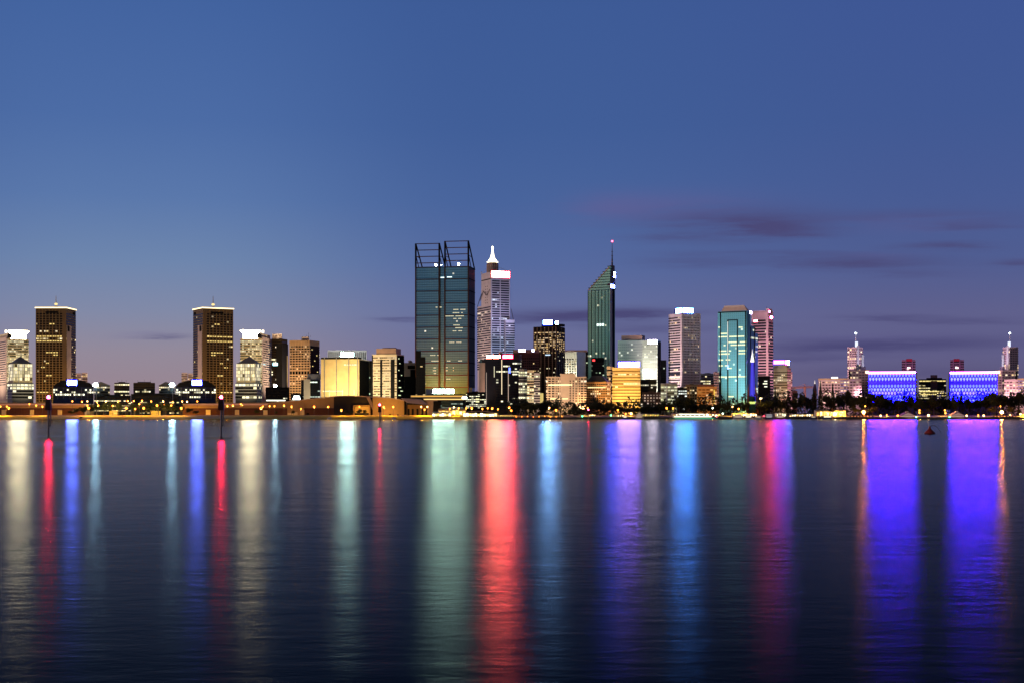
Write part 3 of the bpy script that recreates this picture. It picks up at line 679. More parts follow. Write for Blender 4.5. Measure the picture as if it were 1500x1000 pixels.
b = Bld('grey_green_block', 'grey green glass block with flat brown roof slab', 905, 942, 948, 1720, 16)
PG = mat('pale_green_glass', (.42, .48, .44), .4, .05)
b.box('wall', PG, 498); PW = win('pale_green_window', (.36, .42, .40), (1, 1, .8), .05, .14, 2.6, 1.0, rough=.35, metal=.1)
b.bands(PW, 502, 588, 22, .55)
b.box('roof_slab', mat('brown_slab', (.36, .2, .15)), 490.8, 497.4, 908, 947, inset=1.5)
b.flood('L', 1.1, (.9, 1, .72), 535, 70, 20, 100)
b = Bld('white_signed_block', 'pale glowing glass block with white corner sign', 941, 963, 968, 1690, 18)
b.box('wall', mat('white_green_glass', (.40, .48, .42), .3, .1), 498); b.bands(win('white_green_window', (.34, .42, .34), (1, 1, .75), .05, .38, 2.4, .9, base_glow=.02), 505, 588, 22, .6)
b.sign('L', 949.5, 963, 497.4, 503.5, glow('white_corner_sign', (.95, .8, 1), 31, True), .7)
b.on('dark_flank', DARK, 'R', 963.3, 967.8, 500, 588, .4)
b.flood('L', .15, (.95, 1, .8), 535, 60, 20, 90)
b = Bld('dark_back_block', 'dark narrow block between white signed block and pale lilac tower', 966, 976, 976, 1800, 0, 16)
b.box('wall', DARK, 527); b.bands(win('dark_back_window', (.014, .014, .016), (.8, 1, .7), .03, .02, 2, 1.), 530, 588, 16, .5)

b = Bld('gold_striped_block', 'yellow floodlit striped block under a long blue white sign', 897, 938, 938, 1510, 0, 28)
b.box('wall', mat('yellow_render', (.68, .5, .24), .7), 537.5)
me_ = win('yellow_block_window', (.20, .12, .04), (1, .85, .45), .05, .08, 3, 1.3, mull=.06, mcol=(.35, .24, .1), rough=.4)
b.bands(me_, 541, 600, 13, .42)
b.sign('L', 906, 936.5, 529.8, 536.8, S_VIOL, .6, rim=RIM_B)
b.flood('L', 4.6, (1, .62, .15), 570, 45, 4, 100); b.flood('L', 2.6, (1, .68, .22), 552, 55, 8, 85)
b = Bld('pink_annex', 'narrow pink banded annex joined to the yellow striped block', 889, 897, 897, 1520, 0, 20)
b.box('wall', PINK, 536); b.bands(win('annex_pink_window', (.03, .02, .02), WARM, .15, .1, 2, 1.2), 540, 598, 14, .5)
# ------------------------------------------------------------------ pale lilac tower and the low buildings round it
b = Bld('lilac_tower', 'pale lilac grid tower with sky blue roof sign', 979.5, 999, 1026, 1680, 56, cat='tower')
b.box('wall', mat('lilac_wall', (.58, .47, .50), .75), 458.5)
b.bands(win('lilac_window', (.03, .022, .026), (1, .72, .3), .05, .03, 2.2, 1.5), 463, 592, 34, .5)
b.piers(mat('lilac_pier', (.42, .36, .40), .75), 'R', 13, 459, 592, 1.0, .5)
b.on('corner_pier', mat('lilac_wall', (0, 0, 0)), 'L', 997, 998.9, 459, 592, .5)
for y in (531.5, 536.5, 545): b.on('dark_storey', NAVY, 'L', 980, 998.6, y, y + 2.4, .3)
b.on('lit_storey', glow('lit_storey', (1, .85, .55), 1.6), 'L', 980.5, 996, 551, 552.6, .35)
bx = b.box('roof_box', DARK, 452, 458.5, 986, 1018, inset=1)
b.sign('R', 1000.3, 1015.5, 451.2, 458, S_SKY, -.3, depth=.8, rim=RIM_C); b.sign('L', 989.5, 998.6, 451.2, 458, S_SKY, -.3, depth=.8, rim=RIM_C)
b.flood('L', 5., (1, .76, .72), 520, 60, 30, 110); b.flood('R', 1.5, (.95, .78, .88), 560, 70, 20, 100)

def low(nm, lb, x0, x1, top, d, wall, winm, n, y0=600, fr=.5, dep=20, E=0, col=(1, .65, .3), plant=True, cat='building'):
    b = Bld(nm, lb, x0, x1, x1, d, 0, dep, cat); b.box('wall', wall, top); b.bands(winm, top + 2.2, y0, n, fr)
    if plant: b.on('roof_plant', wall, 'L', x0 + (x1 - x0) * .3, x0 + (x1 - x0) * .6, top - 1.6, top, -3, 8)
    b.on('parapet', wall, 'L', x0 - .2, x1 + .2, top - .5, top + .6, .35, .2)
    if E: b.flood('L', E, col, (top + 595) / 2, 40, 5, 95)
    return b
low('dark_low_office', 'low black office behind the brick block right of the yellow striped block', 938, 962, 556, 1540, DARK, win('dlow', (.012, .012, .013), (1, .9, .6), .08, .06, 2.2, 1.4), 12)
b = low('brick_block', 'low red brick block with rows of small glowing square windows', 941, 968, 574, 1450, mat('brick_dark', (.07, .032, .024)), win('brick_win', (.02, .015, .014), (1, .62, .42), .75, .3, 3.1, .75, mull=.5, mcol=(.07, .032, .024)), 6, 600, .42)
b = low('cream_flat_block', 'small cream block of lit window strips beside the brick block', 968, 992, 562, 1440, mat('cream_flat', (.5, .5, .36)), win('cream_flat_win', (.2, .2, .12), (1, 1, .6), .45, .3, 3.4, .9), 8, 600, .5, E=1.4, col=(1, .85, .45))
b.on('white_post', WHITEP, 'L', 976, 977.4, 562, 598, .6); b.on('roof_edge', LAV, 'L', 968, 992, 560.8, 562.4, .5, 18)
low('dark_mid_office', 'dark office with a few white windows below the lilac tower', 991, 1006, 568, 1470, DARK, win('dmid', (.012, .012, .013), (.9, 1, .9), .12, .1, 2.2, 1.6), 8)
low('tan_grid_office', 'dim tan office with rows of dark square windows', 1004, 1024, 563, 1480, mat('tan_dim', (.2, .14, .08)), win('tang', (.015, .012, .01), (1, .75, .35), .15, .1, 2.6, 1.3, mull=.4, mcol=(.2, .14, .08)), 9, 600, .5)
b = low('orange_lit_block', 'orange floodlit block with a yellow lit stair edge', 1021, 1050, 566, 1450, mat('orange_render', (.5, .27, .11)), win('orange_win', (.2, .1, .03), (1, .62, .16), .25, .1, 4, .9, mull=.35, mcol=(.4, .22, .09)), 8, 600, .5, E=2.4, col=(1, .48, .12))
b.on('stair_light', glow('stair_light', (1, .68, .1), .9), 'L', 1045.5, 1047, 570, 594, .5); b.on('reddish_roof', REDPANEL, 'L', 1022, 1046, 562.6, 566, -1, 12)
low('grey_back_block', 'distant grey low block with gold lit strip left of the teal tower', 1024, 1052, 547, 1800, GREY, win('gback', (.02, .02, .022), (1, .85, .4), .05, .2, 2.4, 1.4), 12, 590, .5)
low('dark_red_block', 'narrow dark red block touching the teal tower', 1045, 1053, 545, 1600, REDPANEL, win('dred', (.015, .01, .01), WARM, .05, .02, 2.4, 1.), 14, 600, .4)

# ------------------------------------------------------------------ teal glass tower with a mansard top
b = Bld('teal_tower', 'teal glass tower with pale mansard top and notched shoulder', 1051.5, 1094, 1110, 1600, 20, cat='tower')
TT = mat('bright_teal_glass', (.20, .62, .80), .3, .5, .1, .05)
MW = win('bright_teal_window', (.20, .62, .80), (.9, 1, .62), .02, .03, 2.4, 1.1, mull=.1, mcol=(.03, .1, .1), rough=.32, metal=.5)
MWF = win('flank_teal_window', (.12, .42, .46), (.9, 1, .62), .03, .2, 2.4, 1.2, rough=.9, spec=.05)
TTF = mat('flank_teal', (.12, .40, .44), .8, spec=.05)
xl = lambda p: -b.tl(p)
W_ = b.LR; y1, y2 = b.tr(1105), b.LR
n = 36
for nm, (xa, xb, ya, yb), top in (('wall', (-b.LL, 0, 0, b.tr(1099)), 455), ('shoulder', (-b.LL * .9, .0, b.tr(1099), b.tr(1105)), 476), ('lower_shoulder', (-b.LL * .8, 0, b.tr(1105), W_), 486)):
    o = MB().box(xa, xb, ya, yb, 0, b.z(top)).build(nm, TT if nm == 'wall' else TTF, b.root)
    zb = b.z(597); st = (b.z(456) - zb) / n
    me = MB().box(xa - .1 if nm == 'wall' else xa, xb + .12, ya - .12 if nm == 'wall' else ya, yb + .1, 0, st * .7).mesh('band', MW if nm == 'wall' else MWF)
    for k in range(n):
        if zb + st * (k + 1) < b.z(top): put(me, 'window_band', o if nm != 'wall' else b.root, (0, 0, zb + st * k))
for p in (1055.5, 1066.2, 1080.2, 1092.5): b.on('dark_rib', BLACK, 'L', p - .7, p + .7, 456 if p in (1055.5, 1092.5) else 468.5, 597, .55)
b.on('dark_belt', BLACK, 'L', 1052, 1093.6, 455.6, 457, .5); b.on('dark_belt', BLACK, 'L', 1065.5, 1081, 467.6, 468.8, .6)
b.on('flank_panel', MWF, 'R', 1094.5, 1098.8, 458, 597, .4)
for p in (1099, 1105): b.on('flank_rib', BLACK, 'R', p - .5, p + .5, 478, 597, .5)
L = b.LL
MB().loft([[(-L * .9, 1, b.z(455)), (0, 1, b.z(455)), (0, b.tr(1098), b.z(455)), (-L * .9, b.tr(1098), b.z(455))],
           [(-L * .80, 3.5, b.z(446.5)), (-L * .14, 3.5, b.z(446.5)), (-L * .14, b.tr(1096), b.z(446.5)), (-L * .80, b.tr(1096), b.z(446.5))]]).build('mansard_roof', mat('mansard_pink', (.82, .64, .60)), b.root)
TLW = glow('teal_lit', (.95, 1, .6), 1.25)
for y, pa, pb in ((478, 1052, 1056), (487.5, 1056, 1065), (492.3, 1052.5, 1093.5), (500.5, 1067, 1093.5), (504.8, 1057, 1063), (504.8, 1067, 1093), (513, 1054, 1071), (513, 1082, 1093.5), (517.3, 1053, 1069), (517.3, 1082, 1093), (526, 1052.5, 1070), (534.5, 1053, 1065), (538.5, 1066, 1072), (551, 1052.5, 1065), (551, 1067, 1079), (551, 1081, 1093.5), (568, 1058, 1061), (568, 1084, 1087), (580, 1067, 1075), (479, 1082, 1088)):
    n_ = max(1, int((pb - pa) / 3.)); w_ = (pb - pa) / n_
    for k in range(n_):
        if (k * 5 + int(y)) % 8: b.on('lit_window', TLW, 'L', pa + w_ * k + .15, pa + w_ * (k + 1) - .15, y - .9, y + .9, .3)
b.on('edge_light', glow('teal_edge_light', (.9, 1, .9), 1.6), 'L', 1066, 1066.5, 470, 534, .7); b.on('edge_light_tip', glow('blue_edge', (.2, .3, 1), 5), 'L', 1065.8, 1067, 534, 540, .75)
b.sign('R', 1097.2, 1101, 454.6, 459.6, glow('lilac_sign', (.6, .5, 1), 9), .6)
b.flood('L', 1.5, (1, .46, .1), 578, 55, 6, 100); b.flood('L', 2.2, (.85, 1, .95), 500, 70, 10, 90)

b = Bld('pink_tower', 'pink banded tower with blank crown and red corner light', 1101, 1126, 1132.5, 1700, 24, cat='tower')
PK = mat('pink_tower_wall', (.66, .42, .44), .7)
b.box('wall', PK, 455)
b.bands(win('pink_tower_window', (.02, .016, .024), (1, .85, .55), .04, .03, 2.6, 1.5), 471, 592, 29, .55)
b.on('corner_shaft', PK, 'L', 1122.5, 1125.8, 453, 592, .6); b.on('crown_fin', PK, 'L', 1122.5, 1126, 452, 458, .7, 10)
b.on('crown_panel', PK, 'L', 1101.5, 1122, 457, 467.5, .4)
b.on('crown_opening', DARK, 'L', 1108, 1121.5, 468, 470.4, .3); b.sign('L', 1104.5, 1110, 467.8, 471, glow('peach_lamp', (1, .12, .2), 52.2, True), .6)
b.sign('R', 1127.6, 1131, 462.8, 466.6, glow('crown_red', (1, .03, .09), 442.2, True), .6); b.sign('R', 1125.6, 1127, 455, 458, glow('crown_red', (0, 0, 0), 1), .8)
MB().bar((-6, 8, b.z(453)), (-6, 8, b.z(448.5)), .2).build('aerial', STEEL, b.root)
b.flood('L', 2.2, (1, .6, .68), 500, 60, 40, 100); b.flood('R', 1.8, (1, .5, .65), 520, 50, 30, 90)
b = Bld('black_front_block', 'black block with three white windows before the pink tower', 1111, 1128, 1128, 1520, 0, 20)
b.box('wall', BLACK, 550); b.bands(win('bfront', (.01, .01, .011), (1, .98, .8), .02, .02, 2, 1.6), 553, 600, 12, .4)
for y in (557, 560.5, 564.8): b.on('lit_window', glow('white_window', (1, .98, .75), 1.3), 'L', 1119.5 - (y == 560.5) * 2, 1124, y, y + 1.6, .3)
b = Bld('magenta_signed_block', 'gold banded block under a magenta and blue roof sign', 1133, 1153, 1158.5, 1640, 20)
b.box('wall', mat('tan_gold_wall', (.42, .34, .22)), 538); b.bands(win('magenta_block_window', (.12, .09, .05), (1, .85, .5), .12, .1, 2.4, 1.2), 543, 595, 14, .45)
b.sign('L', 1133.5, 1149.5, 527.4, 532.6, S_MAG, .6, rim=RIM_M); b.sign('L', 1150.4, 1153, 527, 533.6, S_MAG, .6); b.sign('R', 1153.2, 1155.4, 527.4, 534, S_BLUE, .6)
b.on('roof_box', mat('tan_gold_wall', (0, 0, 0)), 'L', 1134, 1152, 532.6, 538, -.6, 8)
for k in range(12): b.on('pink_band', mat('pink_side', (.6, .34, .38)), 'R', 1153.3, 1158.2, 541 + k * 4.2, 543 + k * 4.2, .4)
b.flood('L', 1.4, (1, .72, .35), 570, 45, 10, 90); b.flood('R', 2.4, (1, .45, .5), 560, 40, 14, 90)
low('pink_side_flats', 'small pink flats right of the magenta signed block', 1157, 1160.5, 545, 1660, mat('pink_side', (.6, .34, .38)), win('pside', (.1, .06, .06), (1, .6, .5), .3, .1, 2, 1.), 14, 598, .45, 12, E=1.2, col=(1, .5, .5), plant=False)
low('dim_brick_block', 'small dim brick block by the orange crane', 1160, 1168, 572, 1700, BRICK, win('dbrick', (.03, .015, .012), WARM, .1, .1, 2, 1.), 6, 598, .4, 12)

# ------------------------------------------------------------------ bell tower: blue lit glass needle between copper sails
d = 1400; mm = d / F
t = thing('bell_tower', 'slender bell tower with blue glowing needle and white tip', 'bell tower', (X(1102, d), d, G))
z = lambda p: Z(p, d) - G
MB().lathe([(3.6, z(606)), (3.6, z(592)), (3.4, z(580))], n=16).build('green_glass_base', win('bell_base', (.02, .10, .08), (.3, 1, .7), .1, .1, 1.5, .5), t)
MB().lathe([(3.75, z(591)), (3.75, z(587.5))], n=16).build('bell_chamber', glow('bell_chamber_light', (.85, 1, .25), .95), t)
MB().lathe([(2.6, z(580)), (2.35, z(560)), (1.7, z(530))], n=12).build('needle', glow('needle_blue', (.09, .075, .9), .85), t)
MB().lathe([(2.0, z(530)), (1.7, z(527)), (1.0, z(522)), (.35, z(517)), (.05, z(510.5))], n=12).build('needle_tip', glow('needle_white', (1, .97, .85), 1.6), t)
for k in range(4): MB().bar((1.9 * cos(k * pi / 2 + .5), 1.9 * sin(k * pi / 2 + .5), z(531)), (2.75 * cos(k * pi / 2 + .5), 2.75 * sin(k * pi / 2 + .5), z(580)), .18).build('needle_rib', NAVY, t)
for s_ in (-1, 1):
    MB().loft([[(s_ * 3.4, -.3, z(606)), (s_ * 6.2, -.3, z(606)), (s_ * 6.2, .5, z(606)), (s_ * 3.4, .5, z(606))],
               [(s_ * 3.2, -.3, z(580)), (s_ * 5.0, -.3, z(580)), (s_ * 5.0, .5, z(580)), (s_ * 3.2, .5, z(580))],
               [(s_ * 3.0, -.3, z(562)), (s_ * 3.3, -.3, z(562)), (s_ * 3.3, .5, z(562)), (s_ * 3.0, .5, z(562))]]).build('copper_sail', mat('copper', (.22, .09, .06), .5, .5), t)

# ------------------------------------------------------------------ tower crane
d = 1900
t = thing('tower_crane', 'orange tower crane seen above the dark trees', 'crane', (X(1179, d), d, G))
CR = mat('crane_orange', (.5, .2, .08), .6); z = lambda p: Z(p, d) - G; mm = d / F
def lattice(a, b_, w, n):
    mb = MB(); ax = 0 if abs(b_[0] - a[0]) > abs(b_[2] - a[2]) else 2
    for i, j in ((-1, -1), (1, -1), (1, 1), (-1, 1)):
        o_ = (i * w, j * w, 0) if ax == 2 else (0, i * w, j * w)
        mb.bar(tuple(a[k] + o_[k] for k in range(3)), tuple(b_[k] + o_[k] for k in range(3)), .28, .28, 4)
    for k in range(n):
        p = [a[q] + (b_[q] - a[q]) * k / n for q in range(3)]; r = [a[q] + (b_[q] - a[q]) * (k + 1) / n for q in range(3)]
        s_ = 1 if k % 2 else -1
        if ax == 2: mb.bar((p[0] - s_ * w, p[1] - w, p[2]), (r[0] + s_ * w, r[1] - w, r[2]), .2, .2, 4)
        else: mb.bar((p[0], p[1] - w, p[2] - s_ * w), (r[0], r[1] - w, r[2] + s_ * w), .2, .2, 4)
    return mb
lattice((0, 0, 0), (0, 0, z(566)), 1.0, 16).build('mast', CR, t)
lattice((-18 * mm, 0, z(567)), (12 * mm, 0, z(566.4)), .8, 18).build('jib', CR, t)
MB().bar((0, 0, z(566)), (0, 0, z(561.5)), .7, .2, 4).build('apex', CR, t)
MB().bar((0, 0, z(561.8)), (-12 * mm, 0, z(566.2)), .12).bar((0, 0, z(561.8)), (9 * mm, 0, z(566)), .12).build('tie_bar', CR, t)
MB().box(-16.5 * mm, -13 * mm, -1.2, 1.2, z(570), z(567.6)).build('counterweight', GREY, t)
spot((X(1179, d) - 10, d - 60, 20), (X(1179, d), d, Z(570, d)), 2.5, (1, .45, .15), 60)

# ------------------------------------------------------------------ right cluster, plain and mirrored about column 1366.5
def right_cluster(mx, tail):
    q = (lambda p: p) if mx is None else (lambda p: mx - p)
    S = lambda a, c: sorted((q(a), q(c)))
    # purple lit facade of diamonds
    a, c = S(1272, 1341.5)
    b = Bld('purple_lit_block', 'wide block with glowing blue purple diamond facade, ' + tail[0], a, c, c, 1480, 0, 30)
    b.box('wall', mat('violet_backing', (.05, .04, .10)), 546)
    V1, V2 = glow('violet_panel', (.045, .04, .95), 1.6), glow('blue_panel_light', (.12, .16, 1.), 5.0)
    A = MATS.get('facade_lit')
    nx, nz = 15, 8
    x0, x1 = -b.tl(b.x0) + .3, -.3
    z0, z1 = b.z(588), b.z(546.5)
    dx, dz = (x1 - x0) / nx, (z1 - z0) / nz
    cols = [glow('violet_panel', (0, 0, 0), 1), glow('blue_panel_light', (0, 0, 0), 1), glow('purple_panel_light', (.16, .05, .9), 1.5)]
    bk = MB().quad((x0, -.12, z0), (x1, -.12, z0), (x1, -.12, z1), (x0, -.12, z1)).build('facade_backlight', glow('facade_backlight', (.0009, .0003, 1.), 84.6, True), b.root)
    rows = []
    for r in range(nz):
        if r == 5: continue
        rowm = MB()
        for k in range(nx + (r % 2)):
            cx = x0 + dx * (k + (.5 if r % 2 == 0 else 0)); cz = z0 + dz * (r + .5)
            l, rr = max(x0, cx - dx * .40), min(x1, cx + dx * .40)
            rowm.quad((l, -.35, cz + dz * .1), (cx, -.35, cz - dz * .62), (rr, -.35, cz + dz * .1), (cx, -.35, cz + dz * .5))
        rowm.build('diamond_row', glow('diamond_light_%d' % (r % 3), ((.24, .28, 2.), (.14, .19, 2.), (.32, .24, 2.))[r % 3], 2.2), bk)
    zc = z0 + dz * 5.5
    MB().box(x0, x1, -.45, -.1, zc - .7, zc + .7).build('centre_belt', mat('mauve_belt', (.4, .24, .34)), b.root)
    MB().box(-b.tl(b.x0) - .3, .3, -.8, 3, b.z(546.6), b.z(543.6)).build('roof_parapet', mat('violet_backing', (0, 0, 0)), b.root)
    MB().quad((x0, -.85, b.z(546.2)), (x1, -.85, b.z(546.2)), (x1, -.85, b.z(544)), (x0, -.85, b.z(544))).build('parapet_light', glow('violet_parapet', (.22, .028, 1.), 280, True), b.root)
    b.on('end_pier', mat('mauve_pier', (.25, .18, .25)), 'L', *S(1341.4, 1343.4), 545, 590, .3, 25)
    # apartment tower with a mast
    if mx is None:
        b = Bld('mast_apartments', 'pale pink stepped apartments with white starred mast, ' + tail[1], 1241.5, 1254, 1264, 1560, 40, cat='apartments')
        f = ('L', 'R')
    else:
        b = Bld('mast_apartments', 'pale pink stepped apartments with white starred mast, ' + tail[1], 1469, 1479, 1491.5, 1560, 50, cat='apartments')
        f = ('R', 'L')
    AP = mat('apartment_pink', (.62, .46, .50), .7)
    AW = win('apartment_window', (.16, .11, .14), (1, .66, .3), .10, .05, 3.2, 1.7, mull=.35, mcol=(.5, .36, .4), lit2=(1, .8, .55))
    b.box('wall', AP, 508); b.bands(AW, 510, 556, 14, .55)
    b.on('white_rib', WHITEP, f[1], *S(1255, 1258), 506, 545, .6)
    hd = b.on('mast_base', glow('mast_base_light', (.75, .8, 1), 1.3), f[0], *S(1252.6, 1254), 500, 508, .1, 3.2)
    px, py = b.LL * -.12, b.LR * .12
    MB().lathe([(.4, b.z(501)), (.16, b.z(489))], px, py, 8).build('mast', WHITEP, b.root)
    MB().lathe([(.1, -.9), (.9, -.3), (.9, .3), (.1, .9)], n=10).build('mast_light', glow('star_light', (.85, 1, 1), 22), b.root, (px, py, b.z(488)))
    b.on('side_slab', mat('mint_slab', (.6, .68, .66)), f[1], *S(1261.6, 1264.6), 519, 541, .8, 2)
    b.flood(f[0], 2.4, (1, .66, .70), 525, 45, 36, 80); b.flood(f[1], 2.2, (.85, .68, 1), 525, 45, 36, 80)
    # lower terrace block
    a, c = S(1243.5, 1275)
    b = Bld('terrace_block', 'terrace of lit pink flats below the starred mast, ' + tail[2], a, c, c, 1530, 0, 24, cat='apartments')
    b.box('wall', AP, 541.5); b.bands(AW, 543, 588, 12, .55, proud=.14); b.on('dark_return', DARK, 'L', *S(1243.3, 1245.6), 543, 556, .5)
    b.on('roof_lamp', glow('roof_lamp_peach', (1, .6, .4), 5), 'L', *S(1268, 1272), 543, 546, .6)
    b.on('violet_rail', mat('violet_rail', (.3, .26, .5)), 'L', *S(1261, 1268), 536.5, 541.5, 0, 5)
    b.flood('L', 1.6, (1, .55, .62), 560, 40, 20, 95)
    a, c = S(1199, 1262)
    if mx is not None: c = min(c, 1534); 
    b = Bld('long_flats', 'long low pink flats lit along every storey, ' + tail[3], a, c, c, 1500, 0, 24, cat='apartments')
    b.box('wall', AP, 554.5); b.bands(win('long_flats_window', (.14, .09, .10), (1, .66, .32), .24, .15, 3.2, 1.5, mull=.35, mcol=(.5, .36, .36)), 557, 590, 8, .55)
    b.on('roof_edge', mat('gold_edge', (.6, .42, .26)), 'L', *S(1198.5, 1242), 553.4, 555.4, .6, 20)
    b.on('roof_lamp', glow('roof_lamp_white', (1, .95, .75), 7), 'L', *S(1218, 1227), 551.6, 554.6, .3, 2)
    b.on('violet_part', mat('violet_flat', (.28, .24, .46)), 'L', *S(1231, 1242), 556, 588, .1, 2)
    b.flood('L', 1.8, (1, .62, .5), 572, 40, 14, 100); b.flood('L', 1.4, (1, .62, .5), 572, 40, 14, 80, q(1206) if mx is None else None)
    # red topped tower behind the purple block
    a, c = S(1321, 1341)
    b = Bld('red_topped_tower', 'mauve tower block with red roof box, ' + tail[4], a, c, c, 1700, 0, 20, 'tower')
    b.box('wall', mat('mauve_wall', (.34, .20, .30)), 526.5); b.bands(win('mauve_window', (.05, .03, .05), (1, .7, .7), .04, .02, 2.6, 1.4), 528, 560, 9, .5)
    b.on('roof_box', mat('red_box', (.5, .03, .07)), 'L', *S(1327.5, 1336), 525, 529, .5, 6)
    for p in (1327, 1336.4): b.on('stair_shaft', mat('mauve_wall', (0, 0, 0)), 'L', *S(p - .7, p + .7), 526, 560, .5)
    b.on('lit_room', glow('pink_room', (1, .6, .6), 3.5), 'L', *S(1329, 1333.5), 537, 539.4, .3)
    b.flood('L', 1.2, (.8, .3, .7), 540, 30, 40, 100)
right_cluster(None, ('left one of the pair', 'beside the church spire', 'beside the left purple block', 'behind the lit boat pavilion', 'above the left purple block'))
right_cluster(2733, ('right one of the pair', 'at the picture edge', 'beside the right purple block', 'cut off by the picture edge', 'above the right purple block'))

b = Bld('gold_strip_office', 'dark office with gold lit strips between the two purple blocks', 1346, 1386, 1386, 1520, 0, 26)
b.box('wall', DARK, 554.5)
b.bands(win('strip_office_window', (.013, .012, .012), (1, .8, .3), .06, .1, 2.4, 1.4), 562, 592, 8, .4)
for y, w in ((556.6, (1346.5, 1385.5)), (571.8, (1347, 1383)), (576, (1347.5, 1372)), (563, (1350, 1354))):
    for k in range(8):
        p0 = w[0] + (w[1] - w[0]) * k / 8; b.on('lit_strip', glow('gold_strip', (1, .78, .28), 1.25), 'L', p0 + .2, p0 + (w[1] - w[0]) / 8 - .4, y, y + 1.5, .25)
b.on('brown_core', mat('core_brown', (.17, .09, .045)), 'L', 1363, 1373, 557, 570, .8); b.on('roof_house', mat('plum_roof', (.08, .05, .08)), 'L', 1363, 1373, 548.5, 554.5, -2, 10); b.on('roof_house', DARK, 'L', 1357, 1380, 552.6, 554.5, -1, 12)

for px, lb in ((1193.5, 'dark pointed church spire with a pale tip beside the orange crane'),):
    d = 1600; t = thing('church_spire', lb, 'spire', (X(px, d), d, G)); z = lambda p: Z(p, d) - G
    MB().box(-1.8, 1.8, -1.8, 1.8, 0, z(572)).build('stone_tower', BRICK, t)
    MB().lathe([(2.6, z(572)), (.8, z(561.5))], n=8).build('steeple', mat('steeple_slate', (.12, .07, .11)), t)
    MB().lathe([(.85, z(561.5)), (.05, z(556))], n=8).build('steeple_tip', glow('steeple_tip', (1, .85, .75), .9), t)
# ------------------------------------------------------------------ long low hall, convention centre, shore buildings
def hall(nm, lb, prof, d, depth, wall, low_y, lowmat, fascia=True, cat='hall'):
    """prof: (px, roof row) left to right"""
    px0 = prof[0][0]; t = thing(nm, lb, cat, (X(px0, d), d, G))
    xs = [X(p, d) - X(px0, d) for p, y in prof]; zs = [Z(y, d) - G for p, y in prof]
    bot = [(x, 0.) for x in xs]
    def slab(z0s, z1s, y0, y1):
        mb = MB(); n = len(xs)
        ring = lambda y: [(xs[k], y, z0s[k]) for k in range(n)] + [(xs[k], y, z1s[k]) for k in reversed(range(n))]
        a = ring(y0); c = ring(y1); N_ = len(a); mb.v = a + c
        for k in range(N_): mb.f.append((k, (k + 1) % N_, N_ + (k + 1) % N_, N_ + k))
        for k in range(n - 1):
            mb.f.append((k, N_ - 1 - k, N_ - 2 - k, k + 1)); mb.f.append((N_ + k, N_ + k + 1, 2 * N_ - 2 - k, 2 * N_ - 1 - k))
        return mb
    slab([0] * len(xs), zs, 0, depth).build('wall', wall, t)
    slab([v + .02 for v in zs], [v + .9 for v in zs], -.8, depth).build('roof_edge', mat('roof_edge_pink', (.5, .36, .3)), t)
    if low_y:
        zl = Z(low_y, d) - G; slab([0] * len(xs), [min(zl, v - .5) for v in zs], -.3, .2).build('lower_wall', lowmat, t)
    return t, d, px0
def onhall(h, nm, mt, pa, pb, y1, y0, out=1.0):
    t, d, p0 = h; x0 = X(p0, d)
    return MB().box(X(pa, d) - x0, X(pb, d) - x0, -out, .3, max(0, Z(y0, d) - G), Z(y1, d) - G).build(nm, mt, t)
TAN = mat('tan_render', (.42, .26, .12), .8); MAROON = mat('maroon_wall', (.10, .035, .025), .8)
PORT = mat('portal_cream', (.75, .6, .35), .7)
h = hall('long_hall', 'long low tan hall with maroon base and rising roof line', [(268, 592), (330, 591), (394, 590.4), (425, 588), (460, 584.2), (490, 580.8)], 1395, 45, TAN, 597, MAROON)
for pa, pb, y1 in ((302, 308.5, 599.5), (344.5, 350.5, 599.5), (386, 392, 600), (421.5, 428, 604), (428, 436, 603), (440, 446, 599.5)): onhall(h, 'portal', PORT, pa, pb, y1, 607, 1.2)
onhall(h, 'tan_bay', TAN, 421, 445.5, 590, 607, .8); onhall(h, 'door', BLACK, 449, 453, 604, 607, .9)
for k, p in enumerate((318, 331, 362, 371, 402, 411, 455, 463, 472, 481)): onhall(h, 'pilaster', MAROON, p, p + 1, 597.2, 607, .6)
h2 = hall('long_hall', 'long low tan hall with maroon base cut by the picture edge', [(-30, 590), (0, 590.4), (62, 591), (124, 592)], 1395, 45, TAN, 597, MAROON)
for pa, pb, y1 in ((3, 9, 599.5), (44.5, 50, 599.5), (85, 91, 599.5)): onhall(h2, 'portal', PORT, pa, pb, y1, 607, 1.2)
for p in (20, 31, 70, 78, 100, 112): onhall(h2, 'pilaster', MAROON, p, p + 1, 597.2, 607, .6)
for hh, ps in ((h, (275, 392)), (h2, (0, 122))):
    onhall(hh, 'light_strip', glow('rail_light', (1, .42, .26), .5), ps[0], ps[1], 591.4, 592.3, 1.1)  # light trails of passing cars, drawn as one glowing strip
h3 = hall('black_hall', 'black curved roof hall with gold lit portal frame', [(489, 580.8), (500, 580), (515, 580), (530, 580.5), (546, 581.5)], 1385, 40, mat('black_hall_wall', (.02, .014, .012), .6), None, None)
fr = onhall(h3, 'portal_frame', TAN, 518.5, 542, 592.6, 594, 5); onhall(h3, 'portal_frame', TAN, 541, 543, 594, 607, 5); onhall(h3, 'portal_frame', TAN, 518, 519.5, 594, 607, 5)
onhall(h3, 'portal_back', GOLDW, 520, 541, 594.5, 604, .4)
sl = MB().loft([[(X(a, 1378) - X(489, 1385), y, 0) for a, y in ((550, -9), (553.5, -9), (553.5, -5), (550, -5))], [(X(a, 1378) - X(489, 1385), y, Z(580.5, 1378) - G) for a, y in ((536.5, -9), (541.5, -9), (541.5, -5), (536.5, -5))]]).build('slanted_fin', mat('fin_pink', (.36, .24, .19)), h3[0])
